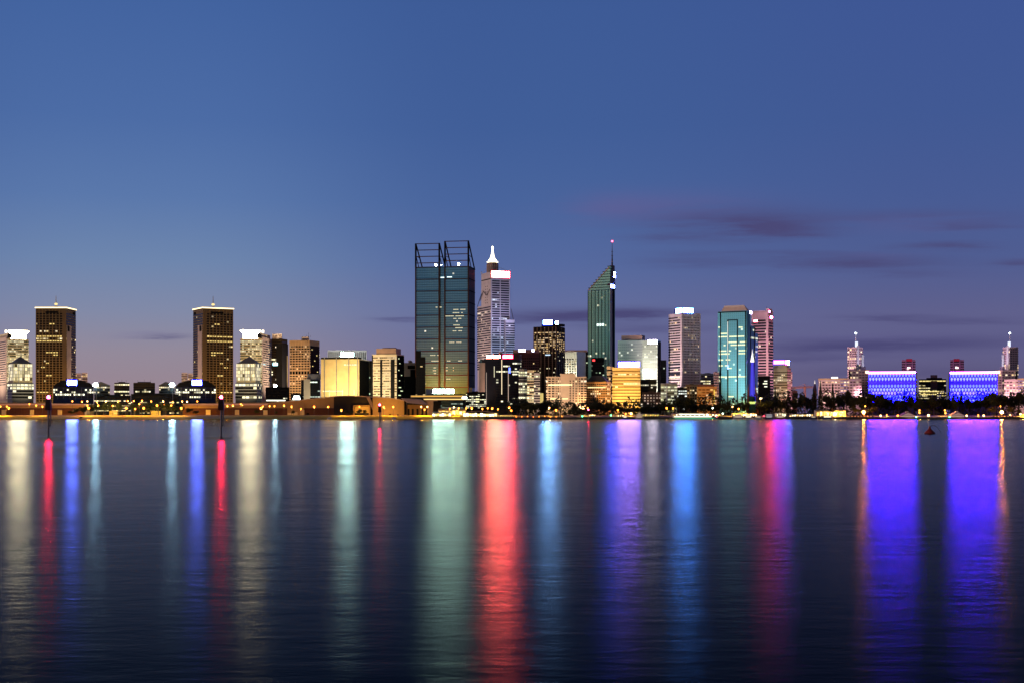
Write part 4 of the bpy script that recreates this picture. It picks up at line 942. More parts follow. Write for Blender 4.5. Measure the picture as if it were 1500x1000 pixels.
h4 = hall('gold_hall', 'gold lit blank hall with curved roof and two small doors', [(546, 582), (556, 582.2), (570, 583), (583, 585), (592, 587)], 1375, 38, mat('gold_hall_wall', (.5, .32, .13), .8), None, None)
onhall(h4, 'door', BLACK, 570, 572.6, 606 - .4, 609, .4); onhall(h4, 'door', BLACK, 581.8, 583.8, 606, 609, .4); onhall(h4, 'dark_return', BLACK, 592, 595.5, 586, 607, .5)
for p in (290, 318, 347, 380, 411, 440, 470): spot((X(p, 1372), 1372, 5.5), (X(p, 1395), 1395, 13), .42, (1, .45, .10), 110)  # added wash of light on the tan hall, without fixtures
for p in (-6, 22, 50, 78, 106): spot((X(p, 1372), 1372, 5.5), (X(p, 1395), 1395, 12), .4, (1, .42, .08), 110)
for p in (556, 578): spot((X(p, 1352), 1352, 5.), (X(p, 1375), 1375, 10), 2.2, (1, .48, .08), 100)
spot((X(531, 1362), 1362, 5.), (X(531, 1385), 1385, 9), 3.2, (1, .48, .08), 70); spot((X(612, 1358), 1358, 5.), (X(612, 1378), 1378, 9), 1.5, (1, .45, .07), 80); spot((X(634, 1368), 1368, 5.), (X(634, 1392), 1392, 12), 2., (1, .55, .25), 70)
b = Bld('canopied_house', 'dark gold shore house under a sloping lilac canopy', 595, 627, 627, 1378, 0, 24)
b.box('wall', mat('canopy_house_wall', (.22, .13, .05)), 592)
z = b.z; xl = lambda p: -b.tl(p)
MB().loft([[(xl(587), -5, z(582.6)), (xl(617), -5, z(584.4)), (xl(627), -5, z(592.4)), (xl(597), -5, z(589.4))], [(xl(587), 22, z(582)), (xl(617), 22, z(583.8)), (xl(627), 22, z(591.8)), (xl(597), 22, z(588.8))]]).build('sloping_canopy', mat('lilac_canopy', (.26, .22, .34)), b.root)
for p in (597, 603, 610, 617, 623): b.on('dark_bay', DARK, 'L', p, p + 3, 598, 609, .3)
b = Bld('slanted_house', 'peach end wall with slanted dark recess right of the lilac canopy', 622, 641, 641, 1392, 0, 20)
b.box('wall', mat('slant_wall', (.3, .2, .13)), 585.5); 
MB().loft([[(xl2, -.4, z_) for xl2, z_ in ((-b.tl(634), .2), (-b.tl(641), .2), (-b.tl(646), b.z(587)), (-b.tl(635), b.z(587)))], [(xl2, 2, z_) for xl2, z_ in ((-b.tl(634), .2), (-b.tl(641), .2), (-b.tl(646), b.z(587)), (-b.tl(635), b.z(587)))]]).build('slanted_recess', BLACK, b.root)
low('green_glass_pavilion', 'low green glass pavilion under the amber canopy', 646, 678, 587, 1400, mat('pav_green', (.06, .11, .10)), win('pavg', (.04, .09, .08), (.7, 1, .8), .2, .2, 3, .5), 6, 607, .5, plant=False)
b = low('black_shore_office', 'black office of scattered lit windows left of the neon topped block', 683, 712, 574, 1470, BLACK, win('bshore', (.01, .01, .011), (1, .95, .6), .18, .15, 2.2, 1.7), 10, 600, .45)
for y in (583, 586.5): b.on('lit_window', glow('yellow_window', (1, .9, .45), 1.4), 'L', 697, 702, y, y + 2, .4)
b = low('dark_tree_block', 'black low block with cold floodlight and white lit ground strip', 389, 424, 567, 1450, BLACK, win('dtb', (.01, .01, .011), (1, .9, .6), .04, .02, 2.2, 1.4), 8, 600, .4)
b.on('lit_strip', glow('white_strip', (1, .97, .8), 2.4), 'L', 390, 418, 585, 586.6, .6)
hd = b.on('lamp_housing', STEEL, 'L', 400.5, 405.5, 562.5, 566, .2, 2); b.sign('L', 400.6, 405.4, 562.4, 566, glow('teal_white_flood', (.55, .9, 1.), 156), .6)
b = low('white_sign_kiosk', 'small black shop with two bright white signs', 426, 444, 577, 1440, BLACK, win('wsk', (.01, .01, .011), WARM, .05, .02, 2, 1.2), 5, 600, .4)
b.sign('L', 429, 440, 581.8, 584.8, glow('kiosk_sign', (.85, 1, 1), 9), .8); b.sign('L', 430, 439, 579, 580.6, glow('kiosk_sign', (0, 0, 0), 1), .5)
low('amber_shed', 'small amber lit shed among the shore trees', 221, 235, 601.5, 1360, mat('amber_shed_wall', (.6, .42, .12)), win('asw', (.4, .25, .06), (1, .7, .2), .3, .3, 4, .8), 2, 606.5, .5, 10, E=5, col=(1, .6, .12), plant=False, cat='shed')
low('amber_shed', 'small amber lit shed right of the blue signed building among shore trees', 160, 172, 601.5, 1360, MATS['amber_shed_wall'], MATS['asw'], 2, 606.5, .5, 10, E=5, col=(1, .6, .12), plant=False, cat='shed')
low('black_podium', 'wide black podium with lit window rows behind the shore trees', 192, 262, 577, 1430, BLACK, win('bpod', (.01, .01, .011), (1, .85, .42), .04, .35, 2.4, 1.4), 7, 606, .4)
low('black_podium', 'wide black podium right of the tall dark tower nearest the picture edge', 138, 191.5, 579, 1430, BLACK, MATS['bpod'], 7, 606, .4)

# brightly lit shore restaurants
def stall(lb, px0, px1, top, d, roofm, lightm, nb=6, arch=False):
    d = d - 14 if d < 1320 else d; gz = G if d > 1315 else (2.1 if px0 < 740 else 2.35)
    t = thing('restaurant_pavilion', lb, 'pavilion', (X((px0 + px1) / 2, d), d, gz)); w = (X(px1, d) - X(px0, d)) / 2; ht = Z(top, d) - gz
    MB().box(-w, w, 3, 10, 0, ht * .8).build('back_wall', CREAM, t)
    for k in range(nb):
        xa = -w + 2 * w * k / nb; xb = xa + 2 * w / nb
        p = MB().box(xa, xa + .35, -.2, .2, 0, ht * .82).build('post', WHITEP, t)
        hh = ht * random.uniform(.5, .8); 
        MB().quad((xa + .5, 2.6, .5), (xb - .3, 2.6, .5), (xb - .3, 2.6, hh), (xa + .5, 2.6, hh)).build('lit_front', lightm[k % len(lightm)], t)
        MB().box(xa + .8, xa + 1.8, -1.5, -.6, 0, 1.1).build('table', DBROWN, t)
    if arch:
        rr = [[(w * 1.04 * (2 * k / 14 - 1), y, ht * (.8 + .5 * (1 - (2 * k / 14 - 1) ** 2)) + o) for k in range(15)] for y, o in ((-1.5, 0), (9, 0))]
        mb = MB()
        for k in range(14): mb.quad(rr[0][k], rr[0][k + 1], rr[1][k + 1], rr[1][k]); a, c = rr[0][k], rr[0][k + 1]; mb.quad((a[0], a[1], a[2] - .7), (c[0], c[1], c[2] - .7), c, a)
        mb.build('arched_canopy', roofm, t)
    else:
        MB().prism([(-w - .5, -1.5), (w + .5, -1.5), (w + .5, 10.5), (-w - .5, 10.5)], ht * .82, ht, [(-w * .9, 1.5), (w * .9, 1.5), (w * .9, 8), (-w * .9, 8)]).build('roof', roofm, t)
    return t
LW = [glow('stall_white', (1, .93, .62), 6.1), glow('stall_yellow', (1, .72, .22), 4.2), glow('stall_gold', (1, .55, .12), 2.3), glow('stall_cream', (1, .85, .5), 4.9)]
stall('bright white fronted restaurant below the amber canopy', 633, 660, 602.4, 1302, mat('tent_white', (.7, .66, .6)), LW, 8)
stall('two storey yellow lit restaurant behind the white fronted one', 642, 682, 597, 1330, mat('tent_dim', (.3, .2, .14)), [LW[1], LW[2]], 8)
stall('restaurant under a broad arched pink canopy', 678, 728, 603, 1306, mat('tent_pink', (.6, .3, .24)), [LW[0], LW[3], LW[1]], 12, True)
stall('low lit kiosk row right of the arched pink canopy', 729, 752, 606.8, 1300, mat('tent_dim', (0, 0, 0)), [LW[2], LW[1]], 7)
stall('small amber lit kiosk in the dark park', 790, 800, 607.2, 1305, mat('tent_dim', (0, 0, 0)), [LW[2]], 3)
stall('gold lit shelter left of the dark cone tree', 809, 822, 608, 1305, mat('tent_dim', (0, 0, 0)), [LW[1], LW[2]], 4)
stall('yellow lit kiosk under trees before the orange pyramid block', 863, 873, 606, 1315, mat('tent_dim', (0, 0, 0)), [LW[1], LW[3]], 3)
stall('bright kiosk below the yellow striped block', 905, 918, 607, 1300, mat('tent_dim', (0, 0, 0)), [LW[0], LW[1]], 4)
stall('yellow green lit cafe left of the ferry', 941, 966, 605, 1306, mat('cafe_roof', (.2, .22, .08)), [glow('stall_lime', (.9, .85, .15), 1.2), LW[2]], 7)
stall('red and white lit jetty shop behind the ferry', 985, 1056, 604.5, 1306, mat('jetty_roof', (.35, .16, .12)), [LW[2], glow('stall_pink', (1, .4, .25), 1.5), LW[0]], 16)
stall('bright white jetty shop with red base right of the bell tower', 1138, 1152, 604, 1302, mat('tent_white', (0, 0, 0)), [LW[0], LW[3]], 4)
stall('yellow lit jetty shop at the foot of the bell tower', 1074, 1106, 604, 1312, mat('cafe_roof', (0, 0, 0)), [LW[1], LW[0], LW[3]], 9)
stall('row of pale lit jetty shops beside the broad hipped pavilion', 1160, 1192, 605.5, 1306, mat('tent_dim', (0, 0, 0)), [LW[3], LW[0], LW[2]], 9)
for m in (None, 2733):
    q = (lambda p: p) if m is None else (lambda p: m - p)
    if m is None: stall('long pink trimmed lit jetty edge shop under the big gold lamp', 1243, 1280, 609, 1298, mat('pink_trim', (.6, .2, .16)), [glow('stall_pink', (0, 0, 0), 1), LW[2]], 8)
    else: stall('long pink trimmed lit jetty shop right of the right purple block', 1453, 1490, 609, 1298, mat('pink_trim', (0, 0, 0)), [glow('stall_pink', (0, 0, 0), 1), LW[2]], 8)
    a, c = sorted((q(1196), q(1240)))
    if m is None:
        t = stall('broad hip roofed pavilion with gold lit verandah', a, c, 598.5, 1312, mat('pav_roof', (.07, .065, .08)), [LW[2], LW[1]], 9)
        for k in range(5):
            MB().lathe([(.1, -.35), (.4, 0), (.1, .35)], n=8).build('roof_lamp', glow('pav_lamp', (1, .7, .35), 6), t, (-10 + 5 * k, -1.2, Z(601.5, 1312) - G))
        MB().lathe([(3, Z(600, 1312) - G), (1.6, Z(596.5, 1312) - G), (.1, Z(593, 1312) - G)], n=8).build('cupola', DBROWN, t)
    # gabled boat shed over the water's edge
    a, c = sorted((q(1319.5), q(1340.5))); d = 1290; x = X((a + c) / 2, d); w = (X(c, d) - X(a, d)) / 2
    t = thing('boat_shed', 'gabled white boat shed with lit verandah, ' + ('below the left purple block' if m is None else 'below the right purple block'), 'boat shed', (x, d, 1.2))
    z = lambda p: Z(p, d) - 1.2
    BS = mat('shed_boards', (.45, .40, .38)); MB().box(-w * .9, w * .9, 0, 10, 0, z(608)).build('wall', BS, t)
    MB().loft([[(-w, -.8, z(608)), (w, -.8, z(608)), (w * .15, -.8, z(603)), (-w * .15, -.8, z(603))], [(-w, 11, z(608)), (w, 11, z(608)), (w * .15, 11, z(603)), (-w * .15, 11, z(603))]]).build('gable_roof', mat('shed_roof', (.16, .10, .11)), t)
    MB().loft([[(-w * .86, -.95, z(607.6)), (w * .86, -.95, z(607.6)), (0, -.95, z(603.9))], [(-w * .86, -.85, z(607.6)), (w * .86, -.85, z(607.6)), (0, -.85, z(603.9))]]).build('gable_board', mat('shed_boards', (0, 0, 0)), t)
    MB().box(-1.2, 1.2, 3, 5.4, z(603.2), z(601.4)).build('roof_lantern', BS, t)
    for k in range(7): MB().box(-w * .85 + w * .25 * k, -w * .85 + w * .25 * k + 1.0, -.15, .1, z(610.4), z(608.7)).build('window', glow('shed_window', (1, .75, .6), .55), t)
    MB().box(-w * 1.1, w * 1.1, -4, -.9, -.4, 0).build('jetty_deck', mat('deck_timber', (.16, .11, .08)), t)
    for k in range(5): MB().bar((-w + w * .5 * k, -3.6, -2.5), (-w + w * .5 * k, -3.6, -.4), .25).build('pile', DBROWN, t)
    spot((x - 5, d - 30, 3), (x, d, 4), 1.6, (1, .6, .5), 40)

# ------------------------------------------------------------------ ground, shore, water
me = MB()
xs = [-9000, -1400] + [-900 + 25 * k for k in range(73)] + [1400, 9000]
def sheet(nm, rows, mt, jit=0., xs=xs, thick=None):
    mb = MB(); n = len(xs)
    for y, zz in rows: mb.v += [(x, y + (random.uniform(-jit, jit) if jit else 0), zz + (random.uniform(-.12, .12) if jit else 0)) for x in xs]
    for r in range(len(rows) - 1):
        for k in range(n - 1): a = r * n + k; mb.f.append((a, a + 1, a + n + 1, a + n))
    return struct(mb.build(nm, mt))
GRASS = mat('lawn_grass', (.36, .27, .03), .95, 0, .5, .12, .4)
sheet('ground', [(1318, 3.6), (1345, 3.7), (2500, 3.7), (9000, 3.7), (40000, 3.7)], mat('park_ground', (.035, .033, .028), .95, 0, .4, .05))
lx = [k for k in xs if k <= -5]; rx = [k for k in xs if k >= -25]
sheet('lawn', [(1271.5, -.5), (1274.5, .35), (1283, 1.5), (1297, 2.9), (1309, 3.5), (1318.2, 3.604)], GRASS, .35, lx)
sheet('path', [(1309, 3.50), (1313, 3.63)], mat('path_paving', (.34, .28, .2), .9), 0, lx).location.z = .09
sheet('promenade', [(1275, 1.7), (1290, 2.3), (1305, 3.2), (1318.2, 3.604)], mat('promenade_paving', (.09, .08, .07), .9), 0, rx)
o = MB().box(-25, 2500, 1274, 1276.2, -1.5, 1.95).build('sea_wall', mat('sea_wall_stone', (.07, .06, .055), .9, 0, .5, .6)); tag(o, 'low dark stone sea wall along the park shore', 'sea wall')
# ------------------------------------------------------------------ water
def water_material():
    m = D.materials.new('river_water'); nt = nodes_of(m)
    out = N(nt, 'ShaderNodeOutputMaterial'); p = N(nt, 'ShaderNodeBsdfGlossy'); p.distribution = 'BECKMANN'; p.inputs['Color'].default_value = (.62, .62, .64, 1)
    fz = N(nt, 'ShaderNodeFresnel'); fz.inputs['IOR'].default_value = WIOR
    df = N(nt, 'ShaderNodeBsdfDiffuse'); df.inputs[0].default_value = (.0012, .0018, .006, 1)
    mx_ = N(nt, 'ShaderNodeMixShader'); nt.links.new(fz.outputs[0], mx_.inputs[0]); nt.links.new(df.outputs[0], mx_.inputs[1]); nt.links.new(p.outputs[0], mx_.inputs[2])
    geo = N(nt, 'ShaderNodeNewGeometry')
    mp = N(nt, 'ShaderNodeMapping'); nt.links.new(geo.outputs['Position'], mp.inputs[0]); mp.inputs['Scale'].default_value = (.55, 1., 1.)
    def noise(scale, det, rough=.55):
        n = N(nt, 'ShaderNodeTexNoise'); n.inputs['Scale'].default_value = scale; n.inputs['Detail'].default_value = det; n.inputs['Roughness'].default_value = rough
        nt.links.new(mp.outputs[0], n.inputs['Vector']); return n.outputs['Fac']
    rip = noise(2.2, 5, .6); chop = noise(.42, 2)
    # breeze patches: long streaks where the surface is a little rougher
    mp2 = N(nt, 'ShaderNodeMapping'); nt.links.new(geo.outputs['Position'], mp2.inputs[0]); mp2.inputs['Scale'].default_value = (.006, .035, 1.)
    pn = N(nt, 'ShaderNodeTexNoise'); pn.inputs['Scale'].default_value = 1.; pn.inputs['Detail'].default_value = 5; nt.links.new(mp2.outputs[0], pn.inputs['Vector'])
    rg = N(nt, 'ShaderNodeMapRange'); nt.links.new(pn.outputs['Fac'], rg.inputs[0])
    for k, v in ((1, .3), (2, .7), (3, WROUGH - .03), (4, WROUGH + .03)): rg.inputs[k].default_value = v
    nt.links.new(rg.outputs[0], p.inputs['Roughness'])
    b1 = N(nt, 'ShaderNodeBump'); b1.inputs['Strength'].default_value = 1.; b1.inputs['Distance'].default_value = .013
    nt.links.new(rip, b1.inputs['Height'])
    b2 = N(nt, 'ShaderNodeBump'); b2.inputs['Strength'].default_value = 1.; b2.inputs['Distance'].default_value = .022
    nt.links.new(chop, b2.inputs['Height']); nt.links.new(b1.outputs[0], b2.inputs['Normal'])
    nt.links.new(b2.outputs[0], p.inputs['Normal'])
    nt.links.new(b2.outputs[0], fz.inputs['Normal'])
    nt.links.new(mx_.outputs[0], out.inputs[0])
    return m
WROUGH, WIOR = .21, 1.035
struct(MB().quad((-9000, -300, 0), (9000, -300, 0), (9000, 1276.5, 0), (-9000, 1276.5, 0)).build('water', water_material()))

# ------------------------------------------------------------------ trees
LEAF = mat('leaf_dark', (.030, .038, .016), .85, 0, .6, .7)
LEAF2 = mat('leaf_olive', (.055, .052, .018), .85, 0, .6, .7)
BARK = mat('bark', (.09, .06, .04), .9)
def leafquad(mb, c, s):
    u = [random.gauss(0, 1) for _ in range(3)]; v = [random.gauss(0, 1) for _ in range(3)]
    lu = sqrt(sum(k * k for k in u)); lv = sqrt(sum(k * k for k in v)); u = [k / lu * s for k in u]; v = [k / lv * s * .7 for k in v]
    mb.quad(*[tuple(c[k] + a * u[k] + e * v[k] for k in range(3)) for a, e in ((-1, -.3), (-.1, -1), (1, .2), (.1, 1))])
def broad(seed, n=900, leaf=LEAF):
    random.seed(seed); mb = MB(); bl = []
    for k in range(9):
        a = random.uniform(0, 2 * pi); r = random.uniform(0, .30); bl.append((r * cos(a), r * sin(a), random.uniform(.45, .82), random.uniform(.13, .22)))
    for k in range(n):
        x, y, z, r = random.choice(bl); d_ = [random.gauss(0, 1) for _ in range(3)]; l = sqrt(sum(q * q for q in d_)); rr = r * random.uniform(.45, 1.08)
        leafquad(mb, (x + d_[0] / l * rr, y + d_[1] / l * rr, z + d_[2] / l * rr * .85), random.uniform(.04, .075))
    t = MB().bar((0, 0, 0), (.01, 0, .45), .035, .022)
    for x, y, z, r in bl[:6]: t.bar((0, 0, random.uniform(.25, .42)), (x * .8, y * .8, z), .015, .006, 5)
    return mb.mesh('crown', leaf), t.mesh('trunk', BARK)
def conic(seed, n=800, sharp=1.):
    random.seed(seed); mb = MB()
    for k in range(n):
        h_ = random.uniform(.08, 1.) ; tier = (h_ * 11) % 1; r = (1 - h_) ** sharp * .5 * (1.05 - .45 * tier) * sqrt(random.uniform(.15, 1)); a = random.uniform(0, 2 * pi)
        leafquad(mb, (r * cos(a), r * sin(a), h_), random.uniform(.03, .06))
    return mb.mesh('crown', LEAF), MB().bar((0, 0, 0), (0, 0, .97), .03, .006).mesh('trunk', BARK)
def palm(seed):
    random.seed(seed); mb = MB()
    for k in range(22):
        a = random.uniform(0, 2 * pi); el = random.uniform(-.5, .9); p = (0, 0, .8); 
        for j in range(5):
            e2 = el - j * .32; q_ = (p[0] + .11 * cos(a) * cos(e2), p[1] + .11 * sin(a) * cos(e2), p[2] + .075 * sin(e2)); w = .035 * (1 - j / 6)
            nx_, ny_ = -sin(a) * w, cos(a) * w
            mb.quad((p[0] - nx_, p[1] - ny_, p[2] - .02), (p[0] + nx_, p[1] + ny_, p[2]), (q_[0] + nx_, q_[1] + ny_, q_[2]), (q_[0] - nx_, q_[1] - ny_, q_[2] - .02)); p = q_
    return mb.mesh('crown', LEAF), MB().bar((0, 0, 0), (.02, 0, .82), .03, .022).mesh('trunk', BARK)
KINDS = {'b': [broad(s) for s in range(11, 17)], 'o': [broad(s, 520, LEAF2) for s in (31, 32, 33)], 'p': [conic(s) for s in (21, 22, 23)], 'c': [conic(25, 1100, 1.1)], 'm': [palm(41), palm(42)], 's': [broad(s, 420) for s in (51, 52)]}
KN = {'b': ('broad_tree', 'dark broad tree'), 'o': ('lit_tree', 'olive lamp lit tree'), 'p': ('pine_tree', 'tall narrow dark pine'), 'c': ('cone_tree', 'wide dark cone shaped tree'), 'm': ('palm_tree', 'dark palm'), 's': ('shore_bush', 'low dark bush')}
ORD = ['first', 'second', 'third', 'fourth', 'fifth', 'sixth', 'seventh', 'eighth', 'ninth', 'tenth', 'eleventh', 'twelfth', 'thirteenth', 'fourteenth', 'fifteenth', 'sixteenth']
def trees(ref, items, d0, group=None, gnd=None):
    cnt = {}
    for it in items: cnt[it[2]] = cnt.get(it[2], 0) + 1
    seen = {}
    for k, (px, py, kd, w) in enumerate(sorted(items)):
        d = d0 + (k * 37 % 23); nm, lb = KN[kd]; seen[kd] = seen.get(kd, 0) + 1
        lab = (lb + ' ' + ref) if cnt[kd] == 1 else ORD[seen[kd] - 1] + ' ' + lb + ' from the left ' + ref
        g0 = G - .1 if gnd is None else gnd
        h_ = Z(py, d) - g0; w_ = w / F * d
        t = thing(nm, lab, 'bush' if kd == 's' else 'tree', (X(px, d), d, g0), random.uniform(0, 6), group or 'trees along the far shore')
        cm, tm = random.choice(KINDS[kd])
        put(tm, 'trunk', t, sc=(min(w_, h_), min(w_, h_), h_)); put(cm, 'crown', t, sc=(w_ * 1.15, w_ * 1.15, h_))
random.seed(5)
trees('before the round neon topped block', [(758, 590, 'b', 22), (746, 596, 'b', 16), (770, 587, 'b', 26)], 1360)
trees('at the foot of the gold banded tower', [(786, 588, 'b', 24), (798, 585.5, 'b', 28), (812, 588, 'b', 24)], 1355)
trees('before the peach hotel', [(842, 590, 'c', 27), (854, 598, 'b', 11), (826, 604, 'o', 10)], 1330)
trees('before the orange pyramid block', [(866, 590, 'b', 17), (876, 588, 'b', 22), (886, 592, 'b', 18)], 1345)
trees('before the yellow striped block', [(895, 587.5, 'b', 20), (906, 592, 'b', 18), (916, 596, 'b', 18), (928, 590, 'p', 13), (936, 595, 'b', 14)], 1350)
trees('before the brick block', [(948, 590, 'b', 22), (960, 592, 'b', 20), (970, 588, 'b', 20)], 1360)
trees('below the lilac tower', [(982, 588, 'b', 22), (995, 580, 'b', 26), (1008, 579, 'b', 26), (1018, 592, 'b', 18)], 1365)
trees('before the orange floodlit block', [(1030, 590, 'b', 20), (1042, 591, 'b', 20), (1053, 588, 'b', 18)], 1365)
trees('below the teal tower', [(1064, 588, 'b', 20), (1073, 593, 'o', 14), (1082, 589, 'b', 18), (1091, 586, 'b', 18)], 1360)
trees('before the black block right of the bell tower', [(1114, 588, 'b', 18), (1122, 584, 'b', 18), (1130, 580, 'b', 16), (1135.5, 567, 'p', 12)], 1375)
trees('before the magenta signed block', [(1144, 582, 'b', 18), (1155, 573, 'p', 14), (1163, 580, 'b', 16)], 1380)
trees('under the orange crane', [(1174, 574, 'b', 14), (1183, 580, 'b', 18), (1192, 568, 'p', 16)], 1385)
trees('before the flats beside the church spire', [(1202, 558, 'p', 13), (1212, 574, 'b', 20), (1220, 560, 'p', 12), (1230, 574, 'b', 20), (1240, 569, 'b', 16), (1250, 578, 'b', 20)], 1390)
trees('before the left purple block', [(1262, 577, 'b', 22), (1274, 572, 'b', 24), (1286, 573, 'b', 24), (1297, 580, 'b', 22), (1310, 584, 'b', 20), (1325, 570, 'p', 14), (1334, 578, 'b', 18), (1316, 582, 'b', 16)], 1385)
trees('before the gold stripped office between the purple blocks', [(1345, 580, 'b', 18), (1356, 582, 'b', 20), (1368, 577, 'b', 22), (1380, 580, 'b', 20), (1390, 583, 'b', 16)], 1380)
trees('before the right purple block', [(1399, 579, 'b', 18), (1408, 570, 'p', 14), (1418, 582, 'b', 18), (1432, 583, 'b', 20), (1446, 574, 'b', 24), (1458, 572, 'b', 24)], 1385)
trees('before the apartments at the picture edge', [(1470, 577, 'b', 22), (1482, 578, 'b', 20), (1493, 569, 'b', 18), (1503, 575, 'b', 20)], 1390)
trees('round the left big gold lamp', [(1252, 594, 'o', 16), (1279, 594, 'o', 18), (1240, 598, 'o', 13)], 1325)
trees('round the right big gold lamp', [(1453, 594, 'o', 16), (1480, 594, 'o', 17), (1492, 598, 'o', 12)], 1325)
trees('lamp lit between the two boat sheds', [(1351, 599, 'o', 9), (1361, 597, 'o', 10), (1384, 599, 'o', 9), (1372, 600, 'o', 9)], 1320)
trees('at the water edge below the brown office', [(183.5, 600, 'm', 12), (212, 600, 'm', 12), (179, 601, 'm', 9), (207.5, 601.5, 'm', 9)], 1285, gnd=1.4)
trees('in the lamp lit park left of the palms', [(104, 600, 'b', 12), (112, 596, 'b', 14), (122, 594, 'b', 15), (132, 590, 'b', 16), (142, 590, 'b', 16), (152, 588, 'b', 18), (164, 587, 'b', 18), (174, 588, 'b', 16)], 1350)
trees('in the lamp lit park right of the palms', [(197, 590, 'b', 16), (220, 587, 'b', 18), (232, 587, 'b', 18), (243, 589, 'b', 17), (254, 590, 'b', 16), (264, 593, 'b', 15), (276, 596, 'b', 13), (287, 600, 'b', 11)], 1350)
trees('on the water line left of the palms', [(118, 609.6, 's', 8), (130, 611, 's', 9), (143, 611, 's', 8), (155, 611.2, 's', 8)], 1279, gnd=.3)
trees('on the water line right of the palms', [(240, 611.2, 's', 8), (252, 611, 's', 8), (264, 611, 's', 9), (276, 609.4, 's', 8)], 1279, gnd=.3)
trees('before the black hall portal', [(507, 598.5, 'o', 9), (516, 599.5, 'o', 9), (526, 598, 'o', 10), (535, 599, 'o', 9)], 1340)
trees('before the long tan hall', [(376, 599, 'b', 9), (404, 601, 'o', 7), (430, 600, 'o', 8)], 1360)
# far undergrowth that reads as one dark mass behind the shore trees
random.seed(9); mb = MB()
for k in range(9500):
    px = random.uniform(742, 1515); d = random.uniform(1396, 1412); top = 18 + 3 * sin(px * .11) + 2 * sin(px * .37) + (4 if px > 1120 else 0) - (4 if px < 1000 else 0)
    leafquad(mb, (X(px, d), d, G + random.uniform(0, max(3, top))), random.uniform(.9, 1.8))
tag(mb.build('undergrowth', LEAF), 'dark undergrowth filling the park behind the shore trees', 'undergrowth', kind='stuff')

# ------------------------------------------------------------------ street lamps
SODIUM = glow('sodium_lamp', (1, .22, .025), 10); WLAMP = glow('white_lamp', (1, .5, .16), 12); DOWN = glow('sodium_downlight', (1, .46, .03), LAMP_S); BIG = glow('big_gold_lamp', (1, .28, .02), 1445)
GREENL = glow('green_lamp', (.05, 1, .35), 16); REDL = glow('red_lamp', (1, .03, .06), 20); COLDL = glow('cold_lamp', (.9, 1, .85), 16)
HEADM = {}
DOWNM = MB().quad(*[(.62 * cos(-k * pi / 3), .62 * sin(-k * pi / 3), 0) for k in range(6)]).mesh('down_light', DOWN)
def lampm(mt, r): 
    k = (mt.name, r)
    if k not in HEADM: HEADM[k] = MB().lathe([(.05, -r), (.7 * r, -.7 * r), (r, 0), (.7 * r, .7 * r), (.05, r)], n=8).mesh('lamp_head', mt)
    return HEADM[k]
def lamp(px, py, d, label, mt, r=.6, nm='street_lamp', gnd=None, group='lamps along the far shore'):
    g0 = G - .1 if gnd is None else gnd; h_ = Z(py, d) - g0
    t = thing(nm, label, 'lamp', (X(px, d), d, g0), 0, group)
    MB().lathe([(.16, 0), (.13, h_ * .5), (.09, h_ - r * .9)], n=6).build('pole', STEEL, t)
    MB().lathe([(.05, h_ + r * .95), (r * 1.15, h_ + r * 1.05), (r * .3, h_ + r * 1.4)], n=8).build('lamp_hood', STEEL, t)
    hd = put(lampm(mt, r * 1.15), 'lamp_head', t, (0, 0, h_))
    if nm == 'street_lamp': put(DOWNM, 'down_light', hd, (0, 0, -r * 1.2))
def lamps(ref, items, d=1304, kind='orange street lamp'):
    n = len(items); WN = ['', 'one', 'two', 'three', 'four', 'five', 'six', 'seven', 'eight', 'nine', 'ten', 'eleven', 'twelve']
    for k, it in enumerate(sorted(items, key=lambda i: i[0])):
        px, py = it[:2]; mt = it[2] if len(it) > 2 else SODIUM; r = it[3] if len(it) > 3 else .6
        dd = d if py > 592 or d > 1335 else d + 70
        lamp(px, py, dd, (kind + ' ' + ref) if n == 1 else ORD[k] + ' ' + kind + ' from the left ' + ref, mt, r)
lamps('before the long hall cut by the picture edge', [(0.8, 594.5), (10, 594.5), (13, 597, SODIUM, .8), (43, 591), (53, 593), (62, 594.5)])
lamps('below the blue sign nearest the picture edge', [(106, 587), (120, 587.5), (128, 587, WLAMP), (128, 593), (130, 597, SODIUM, .9), (142, 588), (144, 593)])
lamps('between the edge-side floodlight mast and the palms', [(155, 587, WLAMP), (155, 592), (165, 593.5), (173.5, 587), (185, 597, SODIUM, .9), (187, 586.5)])
lamps('between the palms and the amber shed', [(196, 586.5), (204, 591), (208, 586), (198, 598), (210.5, 597, SODIUM, .9), (221.5, 587), (230, 593, SODIUM, .8)])
lamps('below the blue sign farther from the edge', [(239, 587, WLAMP), (241, 592), (251, 593), (253, 588), (265.5, 597, SODIUM, .9), (267, 587), (274, 587.5, WLAMP), (289, 587)])
lamps('before the long tan hall', [(333, 594), (341, 593), (353, 591), (382, 597, SODIUM, .8), (385, 594.5), (395, 594), (402, 594), (416, 593), (427, 594.5), (441, 598), (460, 595, SODIUM, .8), (481, 595)], 1340)
lamps('by the black and gold halls', [(500, 600, SODIUM, .8), (526.5, 595), (562, 595), (576, 595), (617, 595, WLAMP), (622, 599), (626, 595, WLAMP)])
lamps('among the bright restaurants', [(659, 598), (665, 595.5, WLAMP), (672, 597), (683, 597), (691, 597, SODIUM, .8), (706.5, 598), (714.5, 597), (721, 597.5, SODIUM, .8), (729.5, 598.5)])
lamps('before the park right of the restaurants', [(746, 596, SODIUM, .7), (749, 600.5, SODIUM, .7), (804.5, 596.5, WLAMP), (814.5, 600, SODIUM, .8), (861, 596.8), (905, 600)], 1305)
lamps('left of the ferry', [(916.5, 605.5), (924.5, 605, WLAMP, .9)], 1296, 'bright low lamp')
